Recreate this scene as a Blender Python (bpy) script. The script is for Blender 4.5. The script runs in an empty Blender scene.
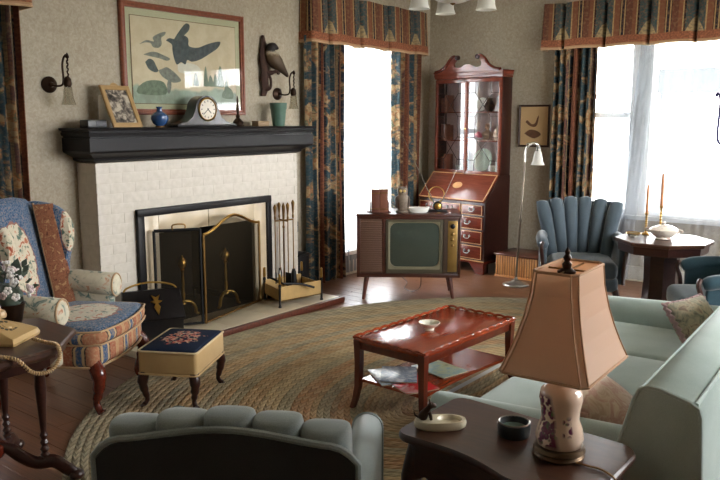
import bpy, math, random
from mathutils import Matrix, Vector
random.seed(7)
sc = bpy.context.scene
COL = sc.collection
R = math.radians
sin, cos, pi = math.sin, math.cos, math.pi

# ------------------------------------------------------------------ camera
cd = bpy.data.cameras.new('camera')
cd.sensor_width = 36.0
cd.lens = 756.46 / 720 * 36
cam = bpy.data.objects.new('camera', cd)
cam.location = (0, 0, 1.6)
cam.rotation_euler = (R(90 - 9.07), 0, R(37.85))
COL.objects.link(cam)
sc.camera = cam
sc.view_settings.view_transform = 'Standard'
sc.view_settings.look = 'None'
sc.view_settings.gamma = 1
sc.view_settings.use_curve_mapping = False
sc.view_settings.exposure = 2.15

# ------------------------------------------------------------------ sky
w = bpy.data.worlds.new('overcast_sky')
sc.world = w
w.use_nodes = True
wb = w.node_tree.nodes['Background']
wb.inputs[0].default_value = (0.975, 0.985, 1.0, 1)
wb.inputs[1].default_value = 7.0

def portal(name, loc, rot, sx, sy):
    l = bpy.data.lights.new(name, 'AREA')
    l.shape = 'RECTANGLE'; l.size = sx; l.size_y = sy
    l.cycles.is_portal = True
    o = bpy.data.objects.new(name, l)
    o.location = loc; o.rotation_euler = rot
    COL.objects.link(o)
# light guides lying in the window openings (they give off no light of their own)
portal('daylight_portal_fireplace_side', (-4.99, 6.3, 1.35), (0, R(-90), 0), 2.2, 1.6)
portal('daylight_portal_far_side', (-4.99, 1.72, 1.35), (0, R(-90), 0), 2.2, 1.25)
portal('daylight_portal_bay', (-1.7, 7.69, 1.58), (R(-90), 0, 0), 2.9, 1.85)
portal('daylight_portal_right', (1.44, 4.85, 1.75), (0, R(90), 0), 1.5, 2.9)

# ------------------------------------------------------------------ geometry helpers
class G:
    def __init__(s): s.v = []; s.f = []; s.uv = {}
    def add(s, vs, fs, M=None, uvs=None):
        b = len(s.v)
        if M is not None: vs = [M @ Vector(p) for p in vs]
        s.v += [tuple(p) for p in vs]
        s.f += [tuple(b + i for i in f) for f in fs]
        if uvs is not None:
            for i, t in enumerate(uvs): s.uv[b + i] = t
        return s
    def box(s, x0, x1, y0, y1, z0, z1, M=None):
        v = [(x, y, z) for x in (x0, x1) for y in (y0, y1) for z in (z0, z1)]
        return s.add(v, [(0, 1, 3, 2), (4, 6, 7, 5), (0, 4, 5, 1), (2, 3, 7, 6), (0, 2, 6, 4), (1, 5, 7, 3)], M)
    def rbox(s, x0, x1, y0, y1, z0, z1, r=.01, k=2, n=0, puff=(0, 0, 0), M=None, fn=None):
        """rounded box, k corner segments, n inner divisions, puff bulges the faces"""
        lo = (x0, y0, z0); hi = (x1, y1, z1)
        ax = []
        for a in range(3):
            L, H = lo[a], hi[a]; rr = min(r, (H - L) / 2 * .999)
            c = [L + rr * (1 - cos(pi / 2 * i / k)) if False else L + rr * i / k for i in range(k + 1)]
            m = [L + rr + (H - L - 2 * rr) * (i + 1) / (n + 1) for i in range(n)]
            d = [H - rr * i / k for i in range(k, -1, -1)]
            ax.append((c + m + d, L + rr, H - rr, rr))
        idx = {}; vs = []; fs = []
        ns = [len(a[0]) for a in ax]
        def P(i, j, l):
            key = (i, j, l)
            if key in idx: return idx[key]
            p = [ax[0][0][i], ax[1][0][j], ax[2][0][l]]
            q = [min(max(p[a], ax[a][1]), ax[a][2]) for a in range(3)]
            d = Vector([p[a] - q[a] for a in range(3)])
            rr = min(a[3] for a in ax)
            if d.length > 1e-9:
                mx = max(abs(c) for c in d)
                e = d.normalized() * mx
                p = [q[a] + e[a] for a in range(3)]
            if any(puff):
                t = [(2 * (p[a] - lo[a]) / (hi[a] - lo[a]) - 1) for a in range(3)]
                for a in range(3):
                    b, c = (a + 1) % 3, (a + 2) % 3
                    p[a] += puff[a] * t[a] * (1 - t[b] ** 2) * (1 - t[c] ** 2)
            if fn: p = fn(*p)
            idx[key] = len(vs); vs.append(tuple(p)); return idx[key]
        for (a, b, c) in ((0, 1, 2), (1, 2, 0), (2, 0, 1)):
            for side in (0, ns[a] - 1):
                for i in range(ns[b] - 1):
                    for j in range(ns[c] - 1):
                        q = []
                        for (di, dj) in ((0, 0), (1, 0), (1, 1), (0, 1)):
                            t = [0, 0, 0]; t[a] = side; t[b] = i + di; t[c] = j + dj
                            q.append(P(*t))
                        fs.append(tuple(q if side else q[::-1]))
        return s.add(vs, fs, M)
    def lathe(s, prof, n=20, M=None, sq=None):
        vs = []; fs = []
        for (r, z) in prof:
            for i in range(n):
                a = 2 * pi * i / n
                vs.append((r * cos(a), r * sin(a), z))
        for j in range(len(prof) - 1):
            for i in range(n):
                k = (i + 1) % n
                fs.append((j * n + i, j * n + k, (j + 1) * n + k, (j + 1) * n + i))
        fs.append(tuple(range(n))[::-1]); fs.append(tuple((len(prof) - 1) * n + i for i in range(n)))
        return s.add(vs, fs, M)
    def tube(s, pts, rad, n=8, M=None, closed=False, flat=None):
        """swept tube; rad scalar or list; flat=(a,b) scales the two cross axes"""
        P = [Vector(p) for p in pts]; m = len(P)
        rs = rad if isinstance(rad, (list, tuple)) else [rad] * m
        ts = []
        for i in range(m):
            if closed: t = P[(i + 1) % m] - P[i - 1]
            else: t = P[min(i + 1, m - 1)] - P[max(i - 1, 0)]
            ts.append(t.normalized())
        up = Vector((0, 0, 1)) if abs(ts[0].z) < .9 else Vector((1, 0, 0))
        nrm = (up - ts[0] * up.dot(ts[0])).normalized()
        vs = []; fs = []
        fa, fb = flat or (1, 1)
        for i in range(m):
            nrm = (nrm - ts[i] * nrm.dot(ts[i]))
            nrm = nrm.normalized() if nrm.length > 1e-6 else ts[i].orthogonal().normalized()
            b = ts[i].cross(nrm)
            for j in range(n):
                a = 2 * pi * j / n
                vs.append(P[i] + nrm * (rs[i] * fa * cos(a)) + b * (rs[i] * fb * sin(a)))
        for i in range(m if closed else m - 1):
            i2 = (i + 1) % m
            for j in range(n):
                k = (j + 1) % n
                fs.append((i * n + j, i * n + k, i2 * n + k, i2 * n + j))
        if not closed:
            fs.append(tuple(range(n))[::-1]); fs.append(tuple((m - 1) * n + j for j in range(n)))
        return s.add(vs, fs, M)
    def prism(s, poly, z0, z1, M=None):
        n = len(poly)
        vs = [(x, y, z0) for x, y in poly] + [(x, y, z1) for x, y in poly]
        fs = [tuple(range(n))[::-1], tuple(range(n, 2 * n))]
        fs += [(i, (i + 1) % n, n + (i + 1) % n, n + i) for i in range(n)]
        return s.add(vs, fs, M)
    def loft(s, loops, M=None, cap=True):
        """loops: equal-length lists of 3D points"""
        n = len(loops[0]); vs = [p for l in loops for p in l]; fs = []
        for j in range(len(loops) - 1):
            for i in range(n):
                k = (i + 1) % n
                fs.append((j * n + i, j * n + k, (j + 1) * n + k, (j + 1) * n + i))
        if cap:
            fs.append(tuple(range(n))[::-1]); fs.append(tuple((len(loops) - 1) * n + i for i in range(n)))
        return s.add(vs, fs, M)
    def ell(s, c, r, n=12, m=8, M=None):
        prof = [(max(.0005, sin(pi * i / m)), -cos(pi * i / m)) for i in range(m + 1)]
        T = Matrix.Translation(c) @ Matrix.Diagonal((r[0], r[1], r[2], 1))
        return s.lathe(prof, n, (M @ T) if M is not None else T)
    def sheet(s, fn, nu, nv, th=.004, M=None, uvfn=None):
        """solid sheet: fn(u,v)->(x,y,z), thickness th along its normal"""
        pt = [[Vector(fn(i / nu, j / nv)) for j in range(nv + 1)] for i in range(nu + 1)]
        nr = []
        for i in range(nu + 1):
            row = []
            for j in range(nv + 1):
                du = pt[min(i + 1, nu)][j] - pt[max(i - 1, 0)][j]
                dv = pt[i][min(j + 1, nv)] - pt[i][max(j - 1, 0)]
                c = du.cross(dv); row.append(c.normalized() if c.length > 1e-12 else Vector((0, 0, 1)))
            nr.append(row)
        vs = []; uvs = []; N = (nu + 1) * (nv + 1)
        for sg in (.5, -.5):
            for i in range(nu + 1):
                for j in range(nv + 1):
                    vs.append(pt[i][j] + nr[i][j] * (th * sg))
                    uvs.append(uvfn(i / nu, j / nv) if uvfn else (i / nu, j / nv))
        id = lambda i, j: i * (nv + 1) + j
        fs = []
        for i in range(nu):
            for j in range(nv):
                q = (id(i, j), id(i + 1, j), id(i + 1, j + 1), id(i, j + 1))
                fs.append(q); fs.append(tuple(N + t for t in q[::-1]))
        rim = [id(i, 0) for i in range(nu + 1)] + [id(nu, j) for j in range(1, nv + 1)] + \
              [id(i, nv) for i in range(nu - 1, -1, -1)] + [id(0, j) for j in range(nv - 1, 0, -1)]
        for a in range(len(rim)):
            b = (a + 1) % len(rim)
            fs.append((rim[b], rim[a], N + rim[a], N + rim[b]))
        return s.add(vs, fs, M, uvs)
    def mesh(s, name, mat, smooth=True, ang=38):
        me = bpy.data.meshes.new(name)
        me.from_pydata(s.v, [], s.f)
        if s.uv:
            ul = me.uv_layers.new(name='UVMap')
            vi = [0] * len(me.loops); me.loops.foreach_get('vertex_index', vi)
            fl = []
            for i in vi: fl += list(s.uv.get(i, (0, 0)))
            ul.data.foreach_set('uv', fl)
        if mat is not None: me.materials.append(mat)
        if smooth:
            me.polygons.foreach_set('use_smooth', [True] * len(me.polygons))
            me.set_sharp_from_angle(angle=R(ang))
        me.update()
        return me

def T(x=0, y=0, z=0, rx=0, ry=0, rz=0, s=1):
    return Matrix.Translation((x, y, z)) @ Matrix.Rotation(R(rz), 4, 'Z') @ Matrix.Rotation(R(ry), 4, 'Y') @ Matrix.Rotation(R(rx), 4, 'X') @ Matrix.Scale(s, 4)

def tag(o, label=None, cat=None, group=None, kind=None):
    if label: o['label'] = label
    if cat: o['category'] = cat
    if group: o['group'] = group
    if kind: o['kind'] = kind
    return o

def thing(name, label, cat, loc=(0, 0, 0), rz=0, group=None):
    o = bpy.data.objects.new(name, None)
    o.empty_display_size = .1
    COL.objects.link(o)
    o.location = loc; o.rotation_euler = (0, 0, R(rz))
    return tag(o, label, cat, group)

def obj(name, g, mat, parent=None, smooth=True, world=False, label=None, loc=None, rz=0, ang=38):
    me = g if isinstance(g, bpy.types.Mesh) else g.mesh(name, mat, smooth, ang)
    o = bpy.data.objects.new(name, me)
    COL.objects.link(o)
    if parent is not None:
        o.parent = parent
        if world:
            b = parent
            off = Vector((0, 0, 0))
            while b is not None: off += Vector(b.location); b = b.parent
            o.location = -off
    if loc is not None: o.location = loc
    if rz: o.rotation_euler = (0, 0, R(rz))
    if label: o['label'] = label
    return o

def one(name, label, cat, g, mat, loc=None, rz=0, group=None, smooth=True, ang=38):
    return tag(obj(name, g, mat, None, smooth, loc=loc, rz=rz, ang=ang), label, cat, group)

def struct(name, g, mat, smooth=False):
    return tag(obj(name, g, mat, None, smooth), kind='structure')

def copy_tree(o, parent=None):
    c = o.copy(); COL.objects.link(c); c.parent = parent
    for ch in list(o.children): copy_tree(ch, c)
    return c

def arc(cx, cy, r, a0, a1, n):
    return [(cx + r * cos(R(a0 + (a1 - a0) * i / n)), cy + r * sin(R(a0 + (a1 - a0) * i / n))) for i in range(n + 1)]

def spline(pts, n=6):
    """Catmull-Rom through points"""
    P = [Vector(p) for p in pts]; out = []
    for i in range(len(P) - 1):
        a = P[max(i - 1, 0)]; b = P[i]; c = P[i + 1]; d = P[min(i + 2, len(P) - 1)]
        for k in range(n):
            t = k / n
            out.append(.5 * ((2 * b) + (c - a) * t + (2 * a - 5 * b + 4 * c - d) * t * t + (3 * b - a - 3 * c + d) * t ** 3))
    out.append(P[-1])
    return [tuple(p) for p in out]

# ------------------------------------------------------------------ material helpers
def lin(c):
    return tuple((x / 255 / 12.92 if x / 255 <= .04045 else ((x / 255 + .055) / 1.055) ** 2.4) for x in c[:3]) + (1,)

class NT:
    def __init__(s, name):
        s.m = bpy.data.materials.new(name); s.m.use_nodes = True
        s.t = s.m.node_tree; s.b = s.t.nodes['Principled BSDF']; s.o = s.t.nodes['Material Output']
    def n(s, typ, **kw):
        nd = s.t.nodes.new(typ)
        for k, v in kw.items(): setattr(nd, k, v)
        return nd
    def put(s, sock, v):
        if isinstance(v, bpy.types.NodeSocket): s.t.links.new(v, sock)
        elif isinstance(v, (tuple, list)) and sock.type == 'RGBA': sock.default_value = v if len(v) == 4 else tuple(v) + (1,)
        else: sock.default_value = v
    def co(s, kind='Object', scale=None):
        c = s.n('ShaderNodeTexCoord').outputs[kind]
        if scale is not None:
            mp = s.n('ShaderNodeMapping'); s.put(mp.inputs[0], c)
            mp.inputs['Scale'].default_value = scale if isinstance(scale, (tuple, list)) else (scale,) * 3
            return mp.outputs[0]
        return c
    def noise(s, vec, scale=5, detail=3, rough=.5, dist=0, col=False):
        nd = s.n('ShaderNodeTexNoise'); s.put(nd.inputs['Vector'], vec)
        nd.inputs['Scale'].default_value = scale; nd.inputs['Detail'].default_value = detail
        nd.inputs['Roughness'].default_value = rough; nd.inputs['Distortion'].default_value = dist
        return nd.outputs['Color' if col else 'Fac']
    def vor(s, vec, scale=5, out='Distance', feature='F1', rand=1):
        nd = s.n('ShaderNodeTexVoronoi', feature=feature); s.put(nd.inputs['Vector'], vec)
        nd.inputs['Scale'].default_value = scale; nd.inputs['Randomness'].default_value = rand
        return nd.outputs[out]
    def math(s, op, a, b=0, clamp=False):
        nd = s.n('ShaderNodeMath', operation=op, use_clamp=clamp); s.put(nd.inputs[0], a); s.put(nd.inputs[1], b)
        return nd.outputs[0]
    def mix(s, f, a, b, typ='MIX'):
        nd = s.n('ShaderNodeMix', data_type='RGBA', blend_type=typ)
        s.put(nd.inputs[0], f); s.put(nd.inputs[6], a); s.put(nd.inputs[7], b)
        return nd.outputs[2]
    def ramp(s, f, stops, mode='LINEAR'):
        nd = s.n('ShaderNodeValToRGB'); cr = nd.color_ramp; cr.interpolation = mode
        while len(cr.elements) < len(stops): cr.elements.new(.5)
        for e, (p, c) in zip(cr.elements, stops):
            e.position = p; e.color = c if len(c) == 4 else tuple(c) + (1,)
        s.put(nd.inputs[0], f); return nd.outputs[0]
    def step(s, f, a, b=None):
        """smooth 0..1 between a and b"""
        nd = s.n('ShaderNodeMapRange'); s.put(nd.inputs[0], f)
        nd.inputs[1].default_value = a; nd.inputs[2].default_value = b if b is not None else a + .001
        return nd.outputs[0]
    def sep(s, vec):
        nd = s.n('ShaderNodeSeparateXYZ'); s.put(nd.inputs[0], vec); return nd.outputs
    def comb(s, x, y, z=0):
        nd = s.n('ShaderNodeCombineXYZ'); s.put(nd.inputs[0], x); s.put(nd.inputs[1], y); s.put(nd.inputs[2], z); return nd.outputs[0]
    def bump(s, h, strength=.3, dist=.01):
        nd = s.n('ShaderNodeBump'); s.put(nd.inputs['Height'], h)
        nd.inputs['Strength'].default_value = strength; nd.inputs['Distance'].default_value = dist
        s.put(s.b.inputs['Normal'], nd.outputs[0])
    def fin(s, col, rough=.5, metal=0, spec=None, sheen=0, coat=0, trans=0, emit=None):
        s.put(s.b.inputs['Base Color'], col); s.put(s.b.inputs['Roughness'], rough); s.put(s.b.inputs['Metallic'], metal)
        if spec is not None: s.b.inputs['Specular IOR Level'].default_value = spec
        if sheen: s.b.inputs['Sheen Weight'].default_value = sheen; s.b.inputs['Sheen Roughness'].default_value = .4
        if coat: s.b.inputs['Coat Weight'].default_value = coat; s.b.inputs['Coat Roughness'].default_value = .12
        if trans: s.b.inputs['Transmission Weight'].default_value = trans
        return s.m

def plain(name, c, rough=.5, metal=0, var=.08, scale=20, bump=0, bscale=200, **kw):
    n = NT(name); v = n.co()
    f = n.noise(v, scale, 3)
    a = lin([x * (1 - var) for x in c]); b = lin([min(255, x * (1 + var)) for x in c])
    if bump: n.bump(n.noise(v, bscale, 2), bump, .002)
    return n.fin(n.mix(f, a, b), rough, metal, **kw)

def wood(name, c1, c2, rough=.35, sc_=(2, 14, 14), coat=.15, scale=3, bump=.05, dist=.6):
    n = NT(name); v = n.co(scale=sc_)
    f = n.noise(v, scale, 5, .6, dist)
    fine = n.noise(v, scale * 8, 2)
    f2 = n.math('ADD', n.math('MULTIPLY', f, .8), n.math('MULTIPLY', fine, .2))
    col = n.ramp(f2, [(.3, lin(c1)), (.7, lin(c2))])
    if bump: n.bump(f2, bump, .002)
    return n.fin(col, rough, coat=coat)

def cloth(name, c1, c2, weave=500, rough=.85, sheen=.3, var=6, bump=.25):
    n = NT(name); v = n.co()
    f = n.noise(v, var, 3); g = n.noise(v, weave, 1)
    h = n.math('ADD', n.math('MULTIPLY', f, .5), n.math('MULTIPLY', g, .5))
    n.bump(g, bump, .002)
    return n.fin(n.ramp(h, [(.3, lin(c1)), (.7, lin(c2))]), rough, sheen=sheen, spec=.2)
# ------------------------------------------------------------------ materials
def m_wall():
    n = NT('wallpaper'); v = n.co()
    a = n.noise(v, 38, 4, .6, .8); b = n.noise(v, 3, 2)
    f = n.math('ADD', n.math('MULTIPLY', a, .75), n.math('MULTIPLY', b, .25))
    n.bump(a, .03, .002)
    return n.fin(n.ramp(f, [(.35, lin((166, 152, 131))), (.5, lin((177, 166, 146))), (.65, lin((189, 179, 160)))]), .75, spec=.25)
WALL = m_wall()
CEIL = plain('ceiling_paint', (214, 208, 192), .9)
TRIM = plain('painted_trim', (206, 198, 178), .5)
WHITEWOOD = plain('white_window_paint', (226, 226, 222), .45)
def m_plank():
    n = NT('oak_floor'); v = n.co(scale=(3, 26, 26))
    f = n.noise(v, 2, 5, .6, .5)
    oi = n.n('ShaderNodeObjectInfo').outputs['Random']
    v2 = n.n('ShaderNodeVectorMath', operation='ADD'); n.put(v2.inputs[0], v); n.put(v2.inputs[1], n.comb(n.math('MULTIPLY', oi, 40), oi, oi))
    f = n.noise(v2.outputs[0], 1.2, 5, .6, .5)
    c = n.ramp(f, [(.3, lin((82, 52, 34))), (.7, lin((134, 90, 60)))])
    c = n.mix(n.math('MULTIPLY', oi, .35), c, lin((104, 62, 40)))
    n.bump(f, .05, .002)
    return n.fin(c, .36, coat=.1)
PLANK = m_plank()
SUB = plain('floor_joint', (28, 20, 14), .8)
def m_brick():
    n = NT('white_painted_brick'); v = n.co()
    a = n.noise(n.n('ShaderNodeNewGeometry').outputs['Position'], 24, 4); 
    n.bump(a, .25, .004)
    return n.fin(n.ramp(a, [(.3, lin((206, 198, 184))), (.7, lin((219, 211, 199)))]), .42, spec=.4)
BRICK = m_brick()
MORTAR = plain('painted_mortar', (208, 200, 186), .5, bump=.2)
BLACKW = plain('black_lacquered_wood', (20, 17, 18), .42, var=.15, spec=.22)
STONE = plain('beige_marble', (206, 188, 158), .3, var=.1, scale=9)
SLAB = plain('pale_hearth_stone', (206, 192, 166), .35, var=.08, scale=7, bump=.05)
SOOT = plain('sooty_firebrick', (30, 25, 22), .95, var=.3, scale=30, bump=.4, bscale=60)
REDWOOD = wood('red_brown_wood', (70, 34, 24), (110, 56, 38), .4)
MAHOG = wood('mahogany', (70, 24, 15), (118, 46, 28), .25, coat=.4)
MAHOGL = wood('mahogany_light', (100, 46, 33), (130, 66, 47), .24, coat=.4)
MAHOGD = wood('mahogany_dark', (36, 17, 13), (62, 30, 22), .3, coat=.3)
INLAY = plain('satinwood_inlay', (196, 148, 96), .35)
CHERRYD = wood('cherry_dark', (78, 28, 15), (112, 46, 26), .28, coat=.3, sc_=(10, 10, 2))
CHERRY = wood('cherry_polished', (122, 42, 18), (158, 66, 32), .2, coat=.5, sc_=(10, 1.4, 10))
WALNUT = wood('dark_walnut', (40, 24, 18), (70, 43, 31), .3, coat=.3)
WALNUTX = wood('walnut_top', (50, 30, 22), (82, 51, 36), .33, coat=.15, sc_=(2, 12, 12))
TVWOOD = wood('television_walnut', (50, 25, 18), (82, 42, 30), .35, coat=.25)
BRASS = plain('brass', (196, 156, 82), .28, 1, var=.1)
OLDBRASS = plain('aged_brass', (128, 98, 56), .38, 1, var=.15)
BRONZE = plain('dark_bronze', (58, 42, 32), .42, .85, var=.2)
IRON = plain('black_iron', (22, 21, 21), .5, .4, var=.2)
CHROME = plain('pale_metal', (206, 204, 196), .25, 1)
SILVER = plain('pewter', (150, 147, 140), .38, .9)
BLACKP = plain('black_plastic', (20, 20, 22), .35)
WHITEC = plain('white_ceramic', (236, 234, 226), .2, var=.03, coat=.3)
CREAMC = plain('cream_porcelain', (228, 206, 184), .22, var=.05, coat=.4)
def glass_m(name, tint=(1, 1, 1), refl=.08, rough=.02):
    n = NT(name)
    tr = n.n('ShaderNodeBsdfTransparent'); tr.inputs[0].default_value = tuple(tint) + (1,)
    gl = n.n('ShaderNodeBsdfGlossy'); gl.inputs['Roughness'].default_value = rough
    fr = n.n('ShaderNodeFresnel'); bf = n.n('ShaderNodeNewGeometry').outputs['Backfacing']
    n.put(fr.inputs[0], n.math('ADD', 1.5, n.math('MULTIPLY', bf, 1 / 1.5 - 1.5)))   # thin pane: same reflection from both faces
    mx = n.n('ShaderNodeMixShader'); n.put(mx.inputs[0], n.math('MAXIMUM', fr.outputs[0], refl))
    n.put(mx.inputs[1], tr.outputs[0]); n.put(mx.inputs[2], gl.outputs[0]); n.put(n.o.inputs[0], mx.outputs[0])
    return n.m
GLASS = glass_m('window_glass')
PICGLASS = glass_m('picture_glass', refl=.05)
def frost(name, c, t=.5):
    n = NT(name)
    d = n.n('ShaderNodeBsdfDiffuse'); d.inputs[0].default_value = lin(c)
    tl = n.n('ShaderNodeBsdfTranslucent'); tl.inputs[0].default_value = lin(c)
    gl = n.n('ShaderNodeBsdfGlossy'); gl.inputs['Roughness'].default_value = .25
    m1 = n.n('ShaderNodeMixShader'); m1.inputs[0].default_value = t
    n.put(m1.inputs[1], d.outputs[0]); n.put(m1.inputs[2], tl.outputs[0])
    m2 = n.n('ShaderNodeMixShader'); m2.inputs[0].default_value = .08
    n.put(m2.inputs[1], m1.outputs[0]); n.put(m2.inputs[2], gl.outputs[0])
    n.put(n.o.inputs[0], m2.outputs[0]); return n.m
FROST = frost('frosted_glass', (240, 238, 232))
def m_sheer(name='sheer_voile', op=.55):
    n = NT(name)
    v = n.co('UV')
    f = n.math('ADD', n.math('MULTIPLY', n.noise(v, 8, 2), .12), op - .06)
    tr = n.n('ShaderNodeBsdfTransparent')
    d = n.n('ShaderNodeBsdfDiffuse'); d.inputs[0].default_value = lin((226, 228, 232))
    tl = n.n('ShaderNodeBsdfTranslucent'); tl.inputs[0].default_value = lin((176, 184, 192))
    m1 = n.n('ShaderNodeMixShader'); m1.inputs[0].default_value = .55
    n.put(m1.inputs[1], d.outputs[0]); n.put(m1.inputs[2], tl.outputs[0])
    m2 = n.n('ShaderNodeMixShader'); n.put(m2.inputs[0], f)
    n.put(m2.inputs[1], tr.outputs[0]); n.put(m2.inputs[2], m1.outputs[0])
    n.put(n.o.inputs[0], m2.outputs[0]); return n.m
SHEER = m_sheer(op=.2); SHEER1 = m_sheer('sheer_voile_dense', .4)

# floral striped drapery; UV in metres
BLUE = lin((42, 58, 72)); NAVY = lin((30, 36, 46)); RUST = lin((124, 78, 56)); RUST2 = lin((102, 63, 49))
TAN = lin((176, 146, 102)); GOLD = lin((178, 136, 84)); CREAM = lin((184, 160, 120)); TEAL = lin((58, 78, 80)); DARK = lin((34, 26, 28))
def m_drape(name, valance=False, per=.42):
    n = NT(name); uv = n.co('UV'); s = n.sep(uv)
    fr = n.math('FRACT', n.math('DIVIDE', s[0], per))
    st = n.ramp(fr, [(0, TEAL), (.40, TAN), (.43, RUST), (.56, DARK), (.575, TAN), (.60, NAVY), (.66, TAN), (.685, DARK), (.70, RUST2), (.84, RUST), (.93, TAN), (.96, DARK)], 'CONSTANT')
    nz = n.noise(uv, 60, 3)
    col = n.mix(n.math('MULTIPLY', n.step(nz, .45, .62), .45), st, RUST if valance else NAVY, 'MIX')
    col = n.mix(n.math('MULTIPLY', n.step(n.noise(uv, 33, 3), .5, .66), .35), col, lin((150, 122, 86)))
    if valance:
        # pale pointed motif at the foot of every blue panel, rust border along the hem
        tri = n.math('SUBTRACT', n.math('MULTIPLY', n.math('ABSOLUTE', n.math('SUBTRACT', fr, .2)), .62), n.math('SUBTRACT', s[1], .09))
        inb = n.math('MULTIPLY', n.step(fr, .001, .002), n.math('SUBTRACT', 1, n.step(fr, .399, .4)))
        tm = n.math('MULTIPLY', inb, n.math('SUBTRACT', 1, n.step(n.math('ABSOLUTE', n.math('SUBTRACT', n.math('SUBTRACT', s[1], .02), n.math('MULTIPLY', n.math('SUBTRACT', .2, n.math('ABSOLUTE', n.math('SUBTRACT', fr, .2))), .8))), .06, .07)))
        col = n.mix(n.math('MULTIPLY', tm, n.step(n.noise(uv, 45, 2), .2, .6)), col, lin((170, 146, 106)))
        hem = n.math('SUBTRACT', 1, n.step(s[1], .085, .09))
        col = n.mix(hem, col, n.mix(n.step(nz, .4, .6), RUST, lin((158, 98, 70))))
        col = n.mix(n.math('SUBTRACT', 1, n.step(s[1], .018, .02)), col, lin((176, 138, 104)))
    else:
        fl = n.noise(uv, 5.0, 4, .62, .8); f2 = n.noise(uv, 16, 3, .6, .4); f3 = n.noise(uv, 3.1, 1)
        blue = n.mix(n.step(f3, .45, .6), BLUE, lin((62, 84, 100)))
        col = n.mix(.3, col, blue)
        bloom = n.ramp(f2, [(.3, GOLD), (.45, CREAM), (.52, lin((170, 116, 74))), (.62, lin((90, 102, 80))), (.7, CREAM)])
        col = n.mix(n.math('MULTIPLY', n.step(fl, .50, .56), .8), col, bloom)
        col = n.mix(n.math('MULTIPLY', n.step(fr, .70, .71), n.math('SUBTRACT', 1, n.step(fr, .9, .92))), col, n.mix(n.step(nz, .4, .6), RUST2, RUST))
    n.bump(n.noise(uv, 700, 1), .15, .002)
    return n.fin(col, .85, spec=.15, sheen=.1)
DRAPE = m_drape('floral_drapery')
VALANCE = m_drape('striped_valance', True, .44)
PIPING = cloth('tan_piping', (170, 136, 100), (198, 168, 130))

# ------------------------------------------------------------------ room shell
XL, YB, XR, YF, ZC = -4.85, 7.55, 1.3, -1.3, 3.0
def wall_cells(u0, u1, z0, z1, holes):
    us = sorted({u0, u1, *[h[0] for h in holes], *[h[1] for h in holes]})
    zs = sorted({z0, z1, *[h[2] for h in holes], *[h[3] for h in holes]})
    for a, b in zip(us, us[1:]):
        for c, d in zip(zs, zs[1:]):
            m, k = (a + b) / 2, (c + d) / 2
            if not any(h[0] < m < h[1] and h[2] < k < h[3] for h in holes): yield a, b, c, d
W1 = (5.5, 7.1, .25, 2.45); W3 = (1.1, 2.35, .25, 2.45); W2 = (-3.15, -.25, .66, 2.5); W4 = (3.4, 6.3, 1.0, 2.5)
FB = (3.49, 4.47, 0, .76)
g = G()
for a, b, c, d in wall_cells(YF - .15, YB + .15, 0, ZC, [W1, W3, FB]): g.box(XL - .15, XL, a, b, c, d)
struct('wall_left', g, WALL)
g = G()
for a, b, c, d in wall_cells(XL, XR, 0, ZC, [W2]): g.box(a, b, YB, YB + .15, c, d)
struct('wall_back', g, WALL)
g = G()
for a, b, c, d in wall_cells(YF - .15, YB + .15, 0, ZC, [W4]): g.box(XR, XR + .15, a, b, c, d)
struct('wall_right', g, WALL)
struct('wall_front', G().box(XL, XR, YF - .15, YF, 0, ZC), WALL)
struct('ceiling', G().box(XL - .15, XR + .15, YF - .15, YB + .15, ZC, ZC + .12), CEIL)
fl = struct('floor', G().box(XL - .15, XR + .15, YF - .15, YB + .15, -.12, -.008), SUB)
unit = G().box(0, 1, 0, 1, -.02, 0).mesh('plank', PLANK, False)
y = YF; pw = .132; rnd = random.Random(3)
while y < YB - .01:
    cuts = [XL] + sorted(XL + (XR - XL) * (k + rnd.uniform(.2, .8)) / 3 for k in range(3)) + [XR]
    cuts = [cuts[0]] + [c for c in cuts[1:-1] if rnd.random() < .8] + [cuts[-1]]
    for a, b in zip(cuts, cuts[1:]):
        o = obj('plank', unit, None, fl)
        o.location = (a + .001, y + .001, 0); o.scale = (b - a - .002, min(pw, YB - y) - .0025, 1)
    y += pw
# baseboards
struct('baseboard_left', G().rbox(XL, XL + .018, YF, 2.98, 0, .15, .005, 1).rbox(XL, XL + .018, 5.04, YB, 0, .15, .005, 1), TRIM)
struct('baseboard_back', G().rbox(XL, XR, YB - .018, YB, 0, .15, .005, 1), TRIM)
struct('baseboard_right', G().rbox(XR - .018, XR, YF, YB, 0, .15, .005, 1), TRIM)

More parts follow.
